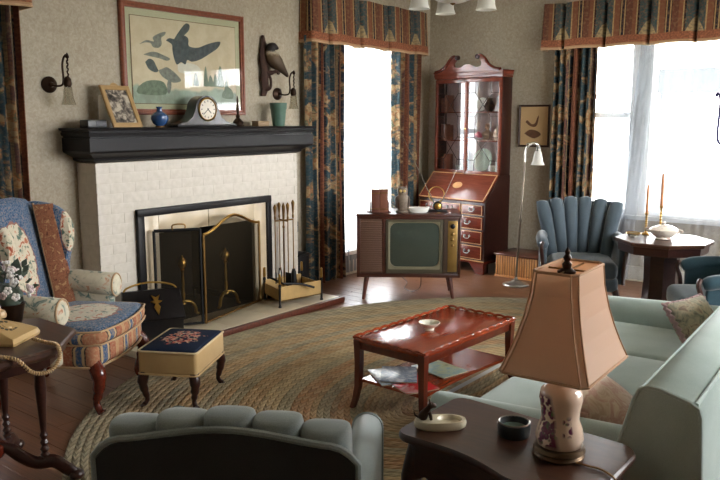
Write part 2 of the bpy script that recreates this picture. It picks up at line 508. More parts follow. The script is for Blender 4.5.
# windows -----------------------------------------------------------------
def window(name, tomat, u0, u1, z0, z1, mull, rails, lattice=None):
    """tomat(u, d, z): u along the wall, d towards the outside"""
    def bx(g, a, b, c, d, e, f):   # u range, depth range, z range
        p, q = tomat(a, c, e), tomat(b, d, f)
        g.box(min(p[0], q[0]), max(p[0], q[0]), min(p[1], q[1]), max(p[1], q[1]), min(p[2], q[2]), max(p[2], q[2]))
    g = G(); t = .055
    bx(g, u0, u0 + t, .02, .13, z0, z1); bx(g, u1 - t, u1, .02, .13, z0, z1)
    bx(g, u0 + t, u1 - t, .02, .13, z0, z0 + t); bx(g, u0 + t, u1 - t, .02, .13, z1 - t, z1)
    win = struct(name, g, WHITEWOOD)
    g = G(); c = .085
    bx(g, u0 - c, u0, -.02, 0, z0 - .03, z1 + c); bx(g, u1, u1 + c, -.02, 0, z0 - .03, z1 + c); bx(g, u0, u1, -.02, 0, z1, z1 + c)
    obj('casing', g, WHITEWOOD, win, False)
    g = G(); bx(g, u0 - .11, u1 + .11, -.03, .02, z0 - .04, z0); obj('window_sill', g, WHITEWOOD, win, False)
    us = [u0 + t] + [m for m in mull] + [u1 - t]
    for m, wd in [(m, w_) for m, w_ in mull.items()]:
        g = G(); bx(g, m - wd / 2, m + wd / 2, .0, .13, z0, z1); obj('mullion', g, WHITEWOOD, win, False)
    for i, (a, b) in enumerate(zip(us, us[1:])):
        a2 = a + (mull[a] / 2 if a in mull else 0); b2 = b - (mull[b] / 2 if b in mull else 0)
        r = rails[i] if i < len(rails) else None
        zs = [z0 + t] + ([r] if r else []) + [z1 - t]
        if r:
            g = G(); bx(g, a2, b2, .04, .1, r - .028, r + .028); obj('meeting_rail', g, WHITEWOOD, win, False)
        for c0, c1 in zip(zs, zs[1:]):
            g = G(); bx(g, a2, b2, .068, .073, c0 + (.028 if c0 == r else 0), c1 - (.028 if c1 == r else 0)); obj('pane', g, GLASS, win, False)
        if lattice and i in lattice:
            zb = r + .03; hh = .17; k = 3; du = (b2 - a2) / k
            for q in range(k):
                for sg in (0, 1):
                    p0 = tomat(a2 + q * du + (du if sg else 0), .06, zb); p1 = tomat(a2 + q * du + (0 if sg else du), .06, zb + hh)
                    obj('lattice_bar', G().tube([p0, p1], .008, 6), WHITEWOOD, win)
            obj('lattice_bar', G().tube([tomat(a2, .06, zb + hh), tomat(b2, .06, zb + hh)], .008, 6), WHITEWOOD, win)
    return win
window('window_1', lambda u, d, z: (XL - d, u, z), *W1, {6.3: .05}, [1.45, 1.45])
window('window_2', lambda u, d, z: (u, YB + d, z), *W2, {-2.42: .2, -.95: .14}, [1.64, None, 1.64], {0})
window('window_3', lambda u, d, z: (XL - d, u, z), *W3, {}, [1.45])
window('window_4', lambda u, d, z: (XR + d, u, z), *W4, {4.36: .06, 5.33: .06}, [1.75, 1.75, 1.75])

# outside -----------------------------------------------------------------
GRASS = plain('outdoor_ground', (138, 138, 128), .95, var=.2, scale=2)
struct('ground', G().box(-30, 30, -30, 34, -.75, -.6), GRASS)
PORCH = plain('porch_paint', (84, 90, 96), .7)
pr = thing('porch_roof', 'pale grey porch roof on posts outside the wide sheer-hung window', 'porch roof', (-.6, 9.2, -.6))
obj('roof_slab', G().box(-2.45, 2.6, -1.45, .6, 3.25, 3.33), PORCH, pr, False)
obj('beam', G().box(-2.2, 2.6, .1, .28, 2.5, 2.78), PORCH, pr, False)
for px_ in (-2.1, 2.4): obj('post', G().box(px_ - .07, px_ + .07, .12, .26, 0, 2.5), PORCH, pr, False)
# ------------------------------------------------------------------ curtains
def curtain(name, label, pos, u0, u1, z0, z1, mat, amp=.035, per=.085, cat='curtain', group=None, gather=None, th=.005, nu=None, seed=1):
    r = random.Random(seed); ph = [r.uniform(0, 6) for _ in range(4)]
    wd = u1 - u0; nf = wd / per
    def f(u, v):
        k = 1 if gather is None else gather(v)
        w_ = u + .012 * sin(u * 13 + ph[0]) * (1 - .5 * v)
        off = amp * sin(2 * pi * nf * w_ + ph[1]) + amp * .35 * sin(2 * pi * nf * 2.3 * w_ + ph[2] + v) + .008 * sin(v * 5 + u * 9)
        uu = u0 + wd * u
        if gather is not None: uu = gather(u, v)
        return pos(uu, off, z0 + (z1 - z0) * v)
    fac = 1.6
    g = G().sheet(f, nu or int(nf * 12), 22, th, uvfn=lambda u, v: (u * wd * fac, v * (z1 - z0)))
    return one(name, label, cat, g, mat, group=group, ang=80)
LW = lambda x: (lambda u, o, z: (x + o, u, z))
BW = lambda y: (lambda u, o, z: (u, y - o, z))
curtain('drapery_panel', 'blue and rust floral drapery between the mantel and the tall bright window', LW(-4.757), 5.31, 5.84, .02, 2.36, DRAPE, seed=2)
curtain('drapery_panel', 'blue and gold floral drapery between the bright window and the bureau', LW(-4.757), 6.72, 7.18, .02, 2.36, DRAPE, seed=5)
curtain('drapery_panel', 'floral drapery beside the framed bird print, left end of the wide window', BW(7.46), -3.27, -2.82, .02, 2.36, DRAPE, seed=9, per=.075)
curtain('drapery_panel', 'floral drapery behind the tapestry wing chair', LW(-4.757), 2.12, 2.58, .02, 2.36, DRAPE, seed=12)
curtain('drapery_panel', 'floral drapery at the far end of the wide window from the bureau', BW(7.46), -.55, -.1, .02, 2.36, DRAPE, seed=15)
curtain('sheer_curtain', 'plain white sheer curtain hanging behind the television', LW(-4.826), 5.6, 6.95, .03, 2.4, SHEER1, amp=.009, per=.07, cat='sheer curtain', th=.002, seed=3)
def gath(u, v):
    x0 = -2.42 - (1 - v) * .18; return x0 + u * (1.84 + .16 * (1 - v))
curtain('sheer_curtain', 'white sheer curtain swept across the wide window behind the pedestal table', BW(7.487), -2.42, -.35, .03, 2.4, SHEER, amp=.014, per=.095, cat='sheer curtain', gather=lambda u, v=None: gath(u, v) if v is not None else 1, th=.002, seed=4)
curtain('sheer_curtain', 'added dense white sheer dimming the window behind the wing chair', LW(-4.826), 1.05, 2.3, .03, 2.4, m_sheer('light_dimming_voile', .8), amp=.009, per=.07, cat='sheer curtain', th=.002, seed=21)  # sheer added, mostly out of view, to cut daylight from this window
curtain('sheer_curtain', 'narrow white sheer panel beside the floral drapery of the wide window', BW(7.505), -2.81, -2.5, .03, 2.4, SHEER, amp=.012, per=.11, cat='sheer curtain', th=.002, seed=6)
curtain('sheer_curtain', 'dense gathered white sheer over the window post by the blue chair', BW(7.442), -2.56, -2.28, .03, 2.4, SHEER, amp=.016, per=.05, cat='sheer curtain', gather=lambda u, v=None: (-2.55 - .12 * (1 - v) ** 1.5 + u * (.27 - .02 * (1 - v))) if v is not None else 1, th=.002, seed=8)

def valance(name, label, pos, u0, u1, z0, z1, dep, seed=1):
    """box-pleated pelmet: front plus two returns to the wall; pos(u, d, z), d away from the wall"""
    L = u1 - u0; tot = L + 2 * dep
    n_p = max(2, round(L / .44)); per = L / n_p
    path = []
    N = int(tot / .011)
    for i in range(N + 1):
        s = tot * i / N
        if s < dep: u, d = u0, s
        elif s > dep + L: u, d = u1, tot - s
        else:
            u = u0 + s - dep; d = dep
            q = ((s - dep) / per) % 1
            dd = abs(q - .5) * per
            if dd < .026: d -= .10 * (1 - dd / .026)
        path.append((u, d, s))
    nv = 10
    def f(a, v):
        u, d, s = path[min(N, int(round(a * N)))]
        fl = (1 - v) * .018
        du = d + fl * (1 if d > dep * .6 else 0)
        return pos(u + (fl if u >= u1 - 1e-6 else -fl if u <= u0 + 1e-6 else 0), du, z0 + (z1 - z0) * v + .004 * sin(s * 14))
    root = thing(name, label, 'valance', pos((u0 + u1) / 2, 0, z0))
    uvf = lambda a, v: ((a * tot - dep) / per * .44 - .22 + .088 + 4.4, v * (z1 - z0))
    obj('pleated_cloth', G().sheet(f, N, nv, .006, uvfn=uvf), VALANCE, root, world=True, ang=80)
    obj('hem_piping', G().tube([tuple(Vector(f(i / N, 0)) + Vector((0, 0, -.002))) for i in range(0, N + 1)], .008, 6), PIPING, root, world=True)
    def bp(a, b, c): return pos(a, b, c)
    p, q = pos(u0 + .02, 0, z1 - .03), pos(u1 - .02, dep - .06, z1 - .012)
    obj('pelmet_board', G().box(min(p[0], q[0]), max(p[0], q[0]), min(p[1], q[1]), max(p[1], q[1]), z1 - .03, z1 - .012), TRIM, root, False, world=True)
    return root
valance('pleated_valance', 'striped box-pleated valance over the tall window beside the fireplace', lambda u, d, z: (XL + d, u, z), 5.34, 7.25, 2.305, 2.75, .15)
valance('pleated_valance', 'striped box-pleated valance over the wide sheer-hung window', lambda u, d, z: (u, YB - d, z), -3.39, -.05, 2.30, 2.745, .15)
valance('pleated_valance', 'striped valance over the window behind the tapestry wing chair', lambda u, d, z: (XL + d, u, z), .85, 2.63, 2.305, 2.75, .15)

# ------------------------------------------------------------------ fireplace
fp = thing('fireplace', 'white painted brick fireplace with black wooden mantel and pale stone hearth', 'fireplace', (-4.62, 4.01, 0))
core = G()
for a, b, c, d in wall_cells(2.998, 5.022, 0, 1.30, [FB]): core.box(XL, -4.6265, a, b, c, d)
cb = obj('chimney_breast', core, MORTAR, fp, False, world=True)
ub = G().rbox(-.5, .5, -.5, .5, -.5, .5, .05, 1).mesh('brick', BRICK, True, 50)
def brick(y0, y1, z0, z1, x0=-4.634, x1=-4.6235):
    o = obj('brick', ub, None, cb)
    o.location = Vector(((x0 + x1) / 2, (y0 + y1) / 2, (z0 + z1) / 2)) - Vector((-4.62, 4.01, 0)) - cb.location
    o.scale = (x1 - x0, y1 - y0, z1 - z0)
ch, cl, j = .0722, .21, .0028
for r_ in range(18):
    z0 = r_ * ch + .001; z1 = z0 + ch - j
    y = 2.995 - (.105 if r_ % 2 else 0)
    while y < 5.03:
        a, b = max(y, 2.995), min(y + cl - j, 5.025)
        if b - a > .02:
            if z0 < .95 and b > 3.285 and a < 4.665:
                zt = z0
                if a < 3.285 - .02: brick(a, 3.285, z0, z1)
                if b > 4.665 + .02: brick(4.665, b, z0, z1)
            else: brick(a, b, z0, z1)
        y += cl
    for yy in ((2.995 - .002, 2.995 + .012), (5.025 - .012, 5.025 + .002)):
        if r_ % 2: brick(yy[0], yy[1], z0, z1, -4.85, -4.636)
        else:
            brick(yy[0], yy[1], z0, z1, -4.85, -4.742); brick(yy[0], yy[1], z0, z1, -4.738, -4.636)
# black timber surround
g = G()
g.rbox(-4.622, -4.588, 3.292, 3.352, .05, .952, .006, 1).rbox(-4.622, -4.588, 4.612, 4.662, .05, .952, .006, 1).rbox(-4.622, -4.586, 3.292, 4.662, .898, .954, .006, 1)
obj('surround_frame', g, BLACKW, fp, world=True)
for a, b, c, d in ((3.352, 3.49, .05, .898), (4.47, 4.612, .05, .898), (3.49, 3.97, .76, .898), (3.974, 4.47, .76, .898)):
    obj('stone_slip', G().rbox(-4.64, -4.61, a + .001, b - .001, c, d, .003, 1), STONE, fp, world=True)
g = G()   # firebox lining
yb0, yb1, xb = 3.62, 4.34, -5.28
def quadbox(p): g.add(p, [(0, 1, 2, 3), (7, 6, 5, 4), (0, 4, 5, 1), (1, 5, 6, 2), (2, 6, 7, 3), (3, 7, 4, 0)])
g.box(xb - .03, xb, yb0 - .1, yb1 + .1, 0, .8)
quadbox([(-4.64, 3.49, .03), (xb, yb0, .03), (xb, yb0, .8), (-4.64, 3.49, .8), (-4.64, 3.46, .03), (xb, yb0 - .03, .03), (xb, yb0 - .03, .8), (-4.64, 3.46, .8)])
quadbox([(-4.64, 4.47, .03), (xb, yb1, .03), (xb, yb1, .8), (-4.64, 4.47, .8), (-4.64, 4.50, .03), (xb, yb1 + .03, .03), (xb, yb1 + .03, .8), (-4.64, 4.50, .8)])
g.box(xb, -4.62, 3.46, 4.5, .0, .05); g.box(xb, -4.66, 3.46, 4.5, .765, .8)
obj('firebox', g, SOOT, fp, False, world=True)
nt = 5; y0, y1 = 2.96, 5.06
for k in range(nt):
    obj('hearth_stone', G().rbox(-4.62, -4.165, y0 + (y1 - y0) * k / nt + .001, y0 + (y1 - y0) * (k + 1) / nt - .001, 0, .05, .003, 1), SLAB, fp, world=True)
obj('hearth_trim', G().rbox(-4.165, -4.125, y0, y1 + .03, 0, .048, .006, 1).rbox(-4.62, -4.165, y1, y1 + .03, 0, .048, .006, 1), REDWOOD, fp, world=True)
loops = []
for z, d in ((1.305, .0), (1.318, .028), (1.335, .032), (1.352, .06), (1.372, .098), (1.385, .105), (1.472, .105), (1.474, .092), (1.484, .092), (1.487, .108), (1.508, .112), (1.511, .104), (1.520, .104), (1.523, .122), (1.536, .126), (1.541, .122)):
    X = -4.62 + d
    loops.append([(XL, 2.995 - d, z), (X, 2.995 - d, z), (X, 5.025 + d, z), (XL, 5.025 + d, z)])
obj('mantel_shelf', G().loft(loops), BLACKW, fp, True, world=True, ang=20)

# fire screen ---------------------------------------------------------------
n_ = NT('screen_mesh'); tr = n_.n('ShaderNodeBsdfTransparent'); di = n_.n('ShaderNodeBsdfGlossy'); di.inputs[0].default_value = lin((70, 62, 48)); di.inputs['Roughness'].default_value = .5
wv = n_.co('Object'); mx = n_.n('ShaderNodeMixShader'); n_.put(mx.inputs[0], n_.math('ADD', .22, n_.math('MULTIPLY', n_.noise(wv, 400, 1), .1))); n_.put(mx.inputs[1], tr.outputs[0]); n_.put(mx.inputs[2], di.outputs[0]); n_.put(n_.o.inputs[0], mx.outputs[0])
MESHM = n_.m
fs_ = thing('fire_screen', 'brass folding fire screen with arched mesh panel on the hearth', 'fire screen', (-4.36, 3.70, .05))
A = Vector((-4.36, 3.70, 0)); B = Vector((-4.555, 4.47, 0)); Cc = Vector((-4.555, 3.40, 0))
def pan(P, Q, arch, zt, name, fr_m):
    n = 20; top = []
    for i in range(n + 1):
        t = i / n
        a = arch * (sin(pi * t) ** 2)
        p = P.lerp(Q, t); top.append((p.x, p.y, zt + a))
    zb = .062
    g = G().tube([(P.x, P.y, zb), (P.x, P.y, zt)], .011, 8).tube([(Q.x, Q.y, zb), (Q.x, Q.y, zt)], .011, 8).tube([(P.x, P.y, zb + .008), (Q.x, Q.y, zb + .008)], .009, 8)
    fr = obj('frame', g, fr_m, fs_, world=True)
    obj('top_rail', G().tube(top, .012, 8), BRASS if arch else IRON, fs_, world=True)
    d = (Q - P).normalized(); nn = Vector((d.y, -d.x, 0)) * .0015
    vs = []; fc = []
    for i, t in enumerate(top):
        vs += [Vector((t[0], t[1], zb)) + nn, Vector(t) + nn, Vector((t[0], t[1], zb)) - nn, Vector(t) - nn]
    for i in range(n):
        a = 4 * i; b = a + 4
        fc += [(a, b, b + 1, a + 1), (a + 2, a + 3, b + 3, b + 2)]
    obj('mesh_panel', G().add(vs, fc), MESHM, fs_, False, world=True)
pan(A, B, .105, .745, 'c', OLDBRASS)
pan(Cc, A + Vector((-.018, -.016, 0)), 0, .79, 'l', IRON)
m_ = (A + Cc) / 2
obj('handle', G().tube(spline([(m_.x - .02, m_.y - .04, .79), (m_.x - .018, m_.y - .038, .83), (m_.x + .018, m_.y + .038, .83), (m_.x + .02, m_.y + .04, .79)], 5), .006, 6), OLDBRASS, fs_, world=True)

# andirons
def andiron(y, lab):
    t = thing('andiron', lab, 'andiron', (-4.70, y, .05), group='pair of andirons in the firebox')
    obj('post', G().lathe([(.02, .1), (.012, .13), (.016, .18), (.010, .22), (.013, .3), (.009, .36), (.02, .375), (.012, .385)], 12), BRASS, t)
    obj('ball_finial', G().lathe([(.012, .385), (.03, .40), (.038, .43), (.03, .46), (.012, .475), (.008, .487), (.001, .495)], 16), BRASS, t)
    for s in (-1, 1):
        obj('foot', G().tube(spline([(0, 0, .12), (.02, s * .05, .115), (.03, s * .09, .07), (.03, s * .10, .02), (.035, s * .12, .008)], 5), [.014] * 16 + [.010] * 4 + [.012], 8), BRASS, t)
    obj('log_bar', G().rbox(-.42, 0, -.012, .012, .09, .115, .003, 1).rbox(-.42, -.4, -.012, .012, 0, .1, .003, 1), IRON, t)
andiron(3.765, 'brass ball-topped andiron in the firebox on the coal box side'); andiron(4.215, 'brass ball-topped andiron in the firebox on the tool stand side')

# coal scuttle with slanted lid
cs = thing('coal_scuttle', 'black slant-lidded coal box with brass ornament beside the needlepoint stool', 'coal box', (-4.18, 3.12, 0), 62)
cs.location = (-4.37, 3.22, .05)
obj('body', G().prism([(-.15, 0), (.13, 0), (.16, .18), (-.02, .33), (-.15, .33)], -.19, .19, Matrix(((0, 0, 1, 0), (-1, 0, 0, 0), (0, 1, 0, 0), (0, 0, 0, 1)))), BLACKP, cs, False)
obj('lid', G().rbox(-.2, .2, -.012, .012, -.13, .13, .006, 1, M=T(0, -.078, .264, rx=-50)), BLACKW, cs)
obj('ornament', G().prism([(0, -.1), (.022, -.03), (.008, .0), (.04, .02), (.012, .03), (.03, .075), (0, .055), (-.03, .075), (-.012, .03), (-.04, .02), (-.008, 0), (-.022, -.03)], .0, .006, T(.02, -.088, .275) @ Matrix.Rotation(R(40), 4, 'X')), BRASS, cs)
obj('handle', G().tube(spline([(-.19, .05, .31), (-.16, .06, .37), (0, .07, .40), (.16, .06, .37), (.19, .05, .31)], 6), .007, 6), BRASS, cs)

# log holder and tools -------------------------------------------------------
PT = [(-4.285, 4.43), (-4.20, 4.86), (-4.60, 4.57), (-4.53, 4.97)]
lh = thing('log_holder', 'low brass log trough on black posts at the end of the hearth', 'log holder', (-4.40, 4.70, .05))
for (x, y) in PT:
    obj('post', G().lathe([(.014, 0), (.014, .01), (.010, .015), (.010, .17), (.013, .175), (.013, .19), (.006, .2)], 10, T(x, y, .05)), IRON, lh, world=True)
    obj('finial', G().lathe([(.009, 0), (.012, .02), (.010, .08), (.004, .085)], 10, T(x, y, .25)), BRASS, lh, world=True)
def plate(p, q, z0, z1, dz=0):
    p = Vector(p); q = Vector(q); d = (q - p).normalized(); nn = Vector((d.y, -d.x)) * .004
    vs = [(p.x + nn.x, p.y + nn.y), (q.x + nn.x, q.y + nn.y), (q.x - nn.x, q.y - nn.y), (p.x - nn.x, p.y - nn.y)]
    obj('side_plate', G().prism(vs, z0, z1), plain('satin_brass', (190, 158, 104), .55, .5) if 'satin_brass' not in bpy.data.materials else bpy.data.materials['satin_brass'], lh, False, world=True)
plate(PT[0], PT[1], .11, .225); plate(PT[2], PT[3], .11, .225); plate(PT[0], PT[2], .11, .2); plate(PT[1], PT[3], .11, .2)
obj('bottom_plate', G().prism([PT[0], PT[1], PT[3], PT[2]], .10, .108), OLDBRASS, lh, False, world=True)
ts_ = thing('tool_stand', 'slender brass fireplace tool stand beside the log trough', 'tool stand', (-4.535, 4.74, .05))
ts_.location = (-4.53, 4.745, .112)
obj('base', G().lathe([(.06, 0), (.06, .008), (.03, .02), (.012, .05)], 16), OLDBRASS, ts_)
obj('pole', G().lathe([(.007, .04), (.007, .55), (.012, .56), (.006, .58), (.014, .72), (.016, .74), (.008, .76), (.002, .775)], 10), OLDBRASS, ts_)
obj('hook_bar', G().tube([(-.02, -.085, .62), (.02, .1, .62)], .007, 6).tube([(-.07, .02, .62), (.07, -.02, .62)], .007, 6), OLDBRASS, ts_)
for k, (nm, lab, dx, dy, top) in enumerate((('fire_poker', 'brass-handled poker hanging on the tool stand', -.02, -.085, .0), ('ash_shovel', 'brass-handled ash shovel hanging on the tool stand', .07, -.02, .02), ('hearth_brush', 'brass-handled hearth brush hanging on the tool stand', .02, .1, .03), ('fire_tongs', 'brass-handled fire tongs hanging on the tool stand', -.07, .02, .01))):
    t = thing(nm, lab, nm.split('_')[1], (-4.53 + dx, 4.745 + dy, .16))
    obj('shaft', G().tube([(0, 0, .12), (0, 0, .6)], .005, 6), OLDBRASS, t)
    obj('handle', G().lathe([(.005, .58), (.010, .6), (.006, .62), (.013, .67 + top), (.016, .69 + top), (.006, .71 + top), (.002, .715 + top)], 10), OLDBRASS, t)
    if k == 0: obj('tip', G().tube([(0, 0, .12), (0, 0, .02), (.03, 0, .04)], [.006, .006, .003], 6), IRON, t)
    elif k == 1: obj('blade', G().rbox(-.035, .035, -.004, .004, 0, .12, .003, 1), IRON, t)
    elif k == 2: obj('bristles', G().lathe([(.012, .13), (.022, .1), (.03, .02), (.03, 0)], 12), IRON, t)
    else:
        obj('jaw', G().tube([(.0, .008, .14), (0, .02, .07), (0, .006, 0)], .005, 6).tube([(.0, -.008, .14), (0, -.02, .07), (0, -.006, 0)], .005, 6), IRON, t)
one('iron_bar', 'black iron bar lying across the brass log trough', 'iron bar', G().tube([(-4.40, 4.42, .30), (-4.28, 4.47, .25), (-4.22, 4.62, .232), (-4.16, 4.72, .19)], .010, 8), IRON)
cb2 = thing('coal_tin', 'black metal tin behind the brass log trough', 'tin', (-4.50, 5.08, .05))
cb2.location = (-4.72, 5.12, 0)
obj('tin_body', G().rbox(-.11, .09, -.07, .07, 0, .36, .01, 2), IRON, cb2); obj('tin_lid', G().rbox(-.115, .095, -.075, .075, .35, .375, .008, 2), IRON, cb2)
mh = thing('match_holder', 'long black metal match holder hung on the wall between chimney and drapery', 'match holder', (-4.84, 5.19, .55))
obj('back_plate', G().rbox(-.005, .008, -.02, .02, .08, .72, .004, 1), IRON, mh); obj('cup', G().rbox(-.005, .05, -.03, .03, 0, .10, .006, 1), IRON, mh)
# ------------------------------------------------------------------ wall decoration
def frame_g(y0, y1, z0, z1, wd, x0, x1):
    """mitred rectangular frame in the YZ plane facing +X"""
    def L(x, i): return [(x, y0 + i, z0 + i), (x, y1 - i, z0 + i), (x, y1 - i, z1 - i), (x, y0 + i, z1 - i)]
    return G().loft([L(x0, 0), L(x1 - .006, 0), L(x1, .008), L(x1, wd * .45), L(x1 - .008, wd * .6), L(x1 - .006, wd - .004), L(x0, wd)], cap=False)
PF = wood('print_frame_wood', (112, 54, 32), (148, 80, 50), .4)
PMAT = plain('pale_green_mat', (188, 188, 154), .85, var=.03)
def m_print():
    n = NT('bird_print_paper'); v = n.co(); s = n.sep(v)
    nz = n.noise(v, 9, 4, .6, .3)
    hill = n.math('ADD', n.math('MULTIPLY', n.noise(n.comb(s[1], 0, 0), 5, 2), .16), .02)
    m = n.math('SUBTRACT', 1, n.step(n.math('SUBTRACT', s[2], hill), .0, .02))
    c = n.mix(n.step(nz, .4, .6), lin((198, 184, 152)), lin((206, 194, 164)))
    c = n.mix(n.math('MULTIPLY', m, .8), c, n.mix(n.step(nz, .42, .6), lin((140, 166, 150)), lin((112, 136, 122))))
    return n.fin(c, .8)
fr = thing('framed_print', 'large wood-framed print of dark flying birds above the mantel', 'framed print', (XL + .005, 3.995, 1.634))
y0, y1, z0, z1 = 3.388, 4.606, 1.634, 2.452
obj('frame', frame_g(y0, y1, z0, z1, .045, XL + .002, XL + .034), PF, fr, world=True, ang=20)
obj('mat_board', G().box(XL + .003, XL + .010, y0 + .03, y1 - .03, z0 + .03, z1 - .03), PMAT, fr, False, world=True)
pp = G().box(-.002, .002, -.515, .515, 0, .635)
obj('print_paper', pp, m_print(), fr, False, loc=(.009, 0, .085))
obj('print_border', frame_g(3.995 - .522, 3.995 + .522, 1.712, 2.361, .004, XL + .010, XL + .013), plain('print_line', (110, 84, 56), .7), fr, world=True)
INK = plain('bird_ink', (74, 84, 82), .8, var=.3, scale=30); INK2 = plain('bird_ink_grey', (112, 116, 106), .8, var=.35, scale=34); INK3 = plain('pine_ink', (98, 112, 92), .8, var=.35, scale=30)
def ink(pts, m, name='printed_bird', dx=.0):
    # pts in the print: (y offset from centre, z above paper foot)
    M = Matrix(((0, 0, 1, 0), (1, 0, 0, 0), (0, 1, 0, 0), (0, 0, 0, 1)))
    p = spline([(a, b, 0) for a, b in pts + [pts[0]]], 3)[:-1]
    obj(name, G().prism([(q[0], q[1]) for q in p], .0, .0006, M), m, fr, False, loc=(.0112 + dx, 0, .085))
def pz(pts):
    out = []
    for X, Y in pts:
        u = (X / 4.8 - 1) / 103; t = 16 + 11 * u; bt = 103 - 4 * u
        out.append((-.515 + 1.03 * u * (1 + .06 * (1 - u)), (bt - 20 - Y / 4.8) / (bt - t) * .635))
    return out
WASH = plain('pale_wash', (206, 204, 186), .8); INKD = plain('bird_ink_dark', (66, 74, 74), .8, var=.45, scale=26)
ink(pz([(200, 205), (240, 196), (290, 205), (310, 232), (260, 245), (205, 240)]), WASH, 'printed_mist', .0)
ink(pz([(185, 92), (205, 60), (235, 22), (250, 14), (263, 24), (256, 48), (236, 68), (215, 92)]), INK, dx=.0002)
ink(pz([(150, 95), (165, 84), (188, 88), (205, 92), (232, 70), (254, 84), (256, 118), (300, 124), (345, 108), (395, 96), (418, 98), (402, 124), (360, 150), (310, 178), (268, 190), (246, 182), (236, 204), (216, 194), (196, 206), (184, 176), (178, 140), (176, 112)]), INKD, dx=.0004)
ink(pz([(36, 118), (66, 96), (98, 102), (94, 82), (124, 62), (150, 55), (146, 70), (130, 84), (132, 112), (118, 130), (94, 128), (84, 110), (60, 108)]), INK2, dx=.0002)
ink(pz([(52, 164), (86, 150), (110, 152), (128, 160), (165, 178), (152, 190), (120, 180), (80, 172)]), INK2, dx=.0003)
ink(pz([(58, 200), (74, 184), (92, 190), (104, 216), (112, 240), (96, 246), (72, 232)]), INK, dx=.0003)
ink(pz([(112, 236), (134, 226), (150, 220), (176, 236), (202, 262), (212, 282), (180, 292), (150, 280), (126, 262)]), INK2, dx=.0004)
ink(pz([(148, 300), (160, 262), (168, 300), (160, 340), (150, 340)]), INK2, 'printed_tree', .0005)
for i, (x, w_, t_, b_) in enumerate(((285, 14, 240, 300), (335, 12, 212, 300), (360, 16, 250, 300), (412, 20, 208, 300), (385, 14, 244, 300), (445, 16, 268, 340))):
    ink(pz([(x - w_, b_), (x - w_ * .7, (t_ + b_) / 2), (x - w_ * .2, t_), (x + w_ * .3, t_ + 6), (x + w_ * .7, (t_ + b_) / 2), (x + w_, b_)]), INK3, 'printed_tree', .0001 * i)
ink(pz([(26, 318), (60, 290), (110, 284), (140, 300), (140, 350), (26, 352)]), INK3, 'printed_tree', .0)
ink(pz([(420, 330), (450, 300), (478, 318), (478, 352), (424, 350)]), INK3, 'printed_tree', .0002)
obj('glass', G().box(XL + .015, XL + .018, y0 + .04, y1 - .04, z0 + .04, z1 - .04), PICGLASS, fr, False, world=True)

# small bird print on the back wall
n_ = NT('small_print_paper'); v_ = n_.co(); FD = n_.fin(n_.mix(n_.noise(v_, 6, 3), lin((196, 160, 112)), lin((212, 180, 134))), .8); SMALLP = FD
sp = thing('framed_picture', 'small dark-framed tan bird picture beside the floral drapery', 'framed picture', (-3.53, YB, 1.31))
fx0, fx1 = -.165, .185; H_ = .44
def fl(x, i): return None
def LL(y, i): return [(fx0 + i, y, i), (fx1 - i, y, i), (fx1 - i, y, H_ - i), (fx0 + i, y, H_ - i)]
obj('frame', G().loft([LL(-.002, 0), LL(-.024, 0), LL(-.028, .006), LL(-.02, .018), LL(-.002, .02)], cap=False), WALNUT, sp, ang=20)
obj('print_paper', G().box(fx0 + .015, fx1 - .015, -.010, -.004, .015, H_ - .015), SMALLP, sp, False)
INKB = plain('brown_ink', (104, 72, 50), .8, var=.3)
def ink2(pts):
    p = spline([(a, b, 0) for a, b in pts + [pts[0]]], 3)[:-1]
    obj('printed_bird', G().prism([(q[0], q[1]) for q in p], .0, .0006, Matrix(((1, 0, 0, 0), (0, 0, -1, -.0101), (0, 1, 0, 0), (0, 0, 0, 1)))), INKB, sp, False)
ink2([(-.09, .26), (-.04, .22), (.02, .21), (.05, .25), (.06, .33), (.04, .30), (.02, .25), (-.02, .24), (-.07, .28)])
ink2([(-.1, .14), (-.04, .18), (.04, .17), (.09, .13), (.02, .09), (-.05, .11)])

# carved bird on bark
cbd = thing('carved_bird', 'carved wooden bird perched on a bark slab hung on the wall', 'carving', (XL + .005, 4.83, 1.80))
BARK = plain('dark_bark', (58, 36, 26), .85, var=.35, scale=40, bump=.5, bscale=60)
def fbirdcol():
    n = NT('carved_bird_paint'); s = n.sep(n.co()); z = s[2]
    nz = n.math('MULTIPLY', n.noise(n.co(), 60, 3), .03)
    c = n.ramp(n.math('ADD', z, nz), [(.0, lin((44, 30, 24))), (.24, lin((70, 54, 40))), (.36, lin((98, 80, 58))), (.385, lin((190, 178, 154))), (.405, lin((34, 25, 22)))])
    return n.fin(c, .6)
prof = [(.0, -.01, .03), (.012, .02, .042), (.02, .0, .045), (.015, .012, .045), (.02, -.012, .04), (.012, .0, .042), (.015, .01, .035), (.004, 0, .008)]
loops = []
for i, (a, b, r_) in enumerate(prof):
    z = .52 * i / (len(prof) - 1)
    loops.append([(.006 + .016 * (1 + cos(t)) + (.01 if 1 < i < 5 else 0) * (1 + cos(t)), b + r_ * sin(t), z) for t in [2 * pi * k / 10 for k in range(10)]])
obj('bark_slab', G().loft(loops), BARK, cbd)
obj('perch', G().tube(spline([(.03, .0, .22), (.06, .04, .20), (.09, .09, .215), (.08, .13, .20)], 4), [.02] * 6 + [.014] * 7, 8).tube(spline([(.03, .01, .05), (.06, .04, .07), (.06, .05, .14), (.05, .03, .20)], 4), .012, 8), BARK, cbd)
body = spline([(.11, .215, .175), (.10, .17, .225), (.085, .105, .285), (.075, .06, .335), (.07, .04, .38), (.075, .045, .415), (.085, .075, .425), (.095, .115, .41)], 4)
rr_ = [.01, .03, .062, .066, .042, .044, .034, .007]
rad = []
for i in range(len(rr_) - 1): rad += [rr_[i] + (rr_[i + 1] - rr_[i]) * k / 4 for k in range(4)]
obj('bird_body', G().tube(body, rad + [.006], 12), fbirdcol(), cbd, ang=80)

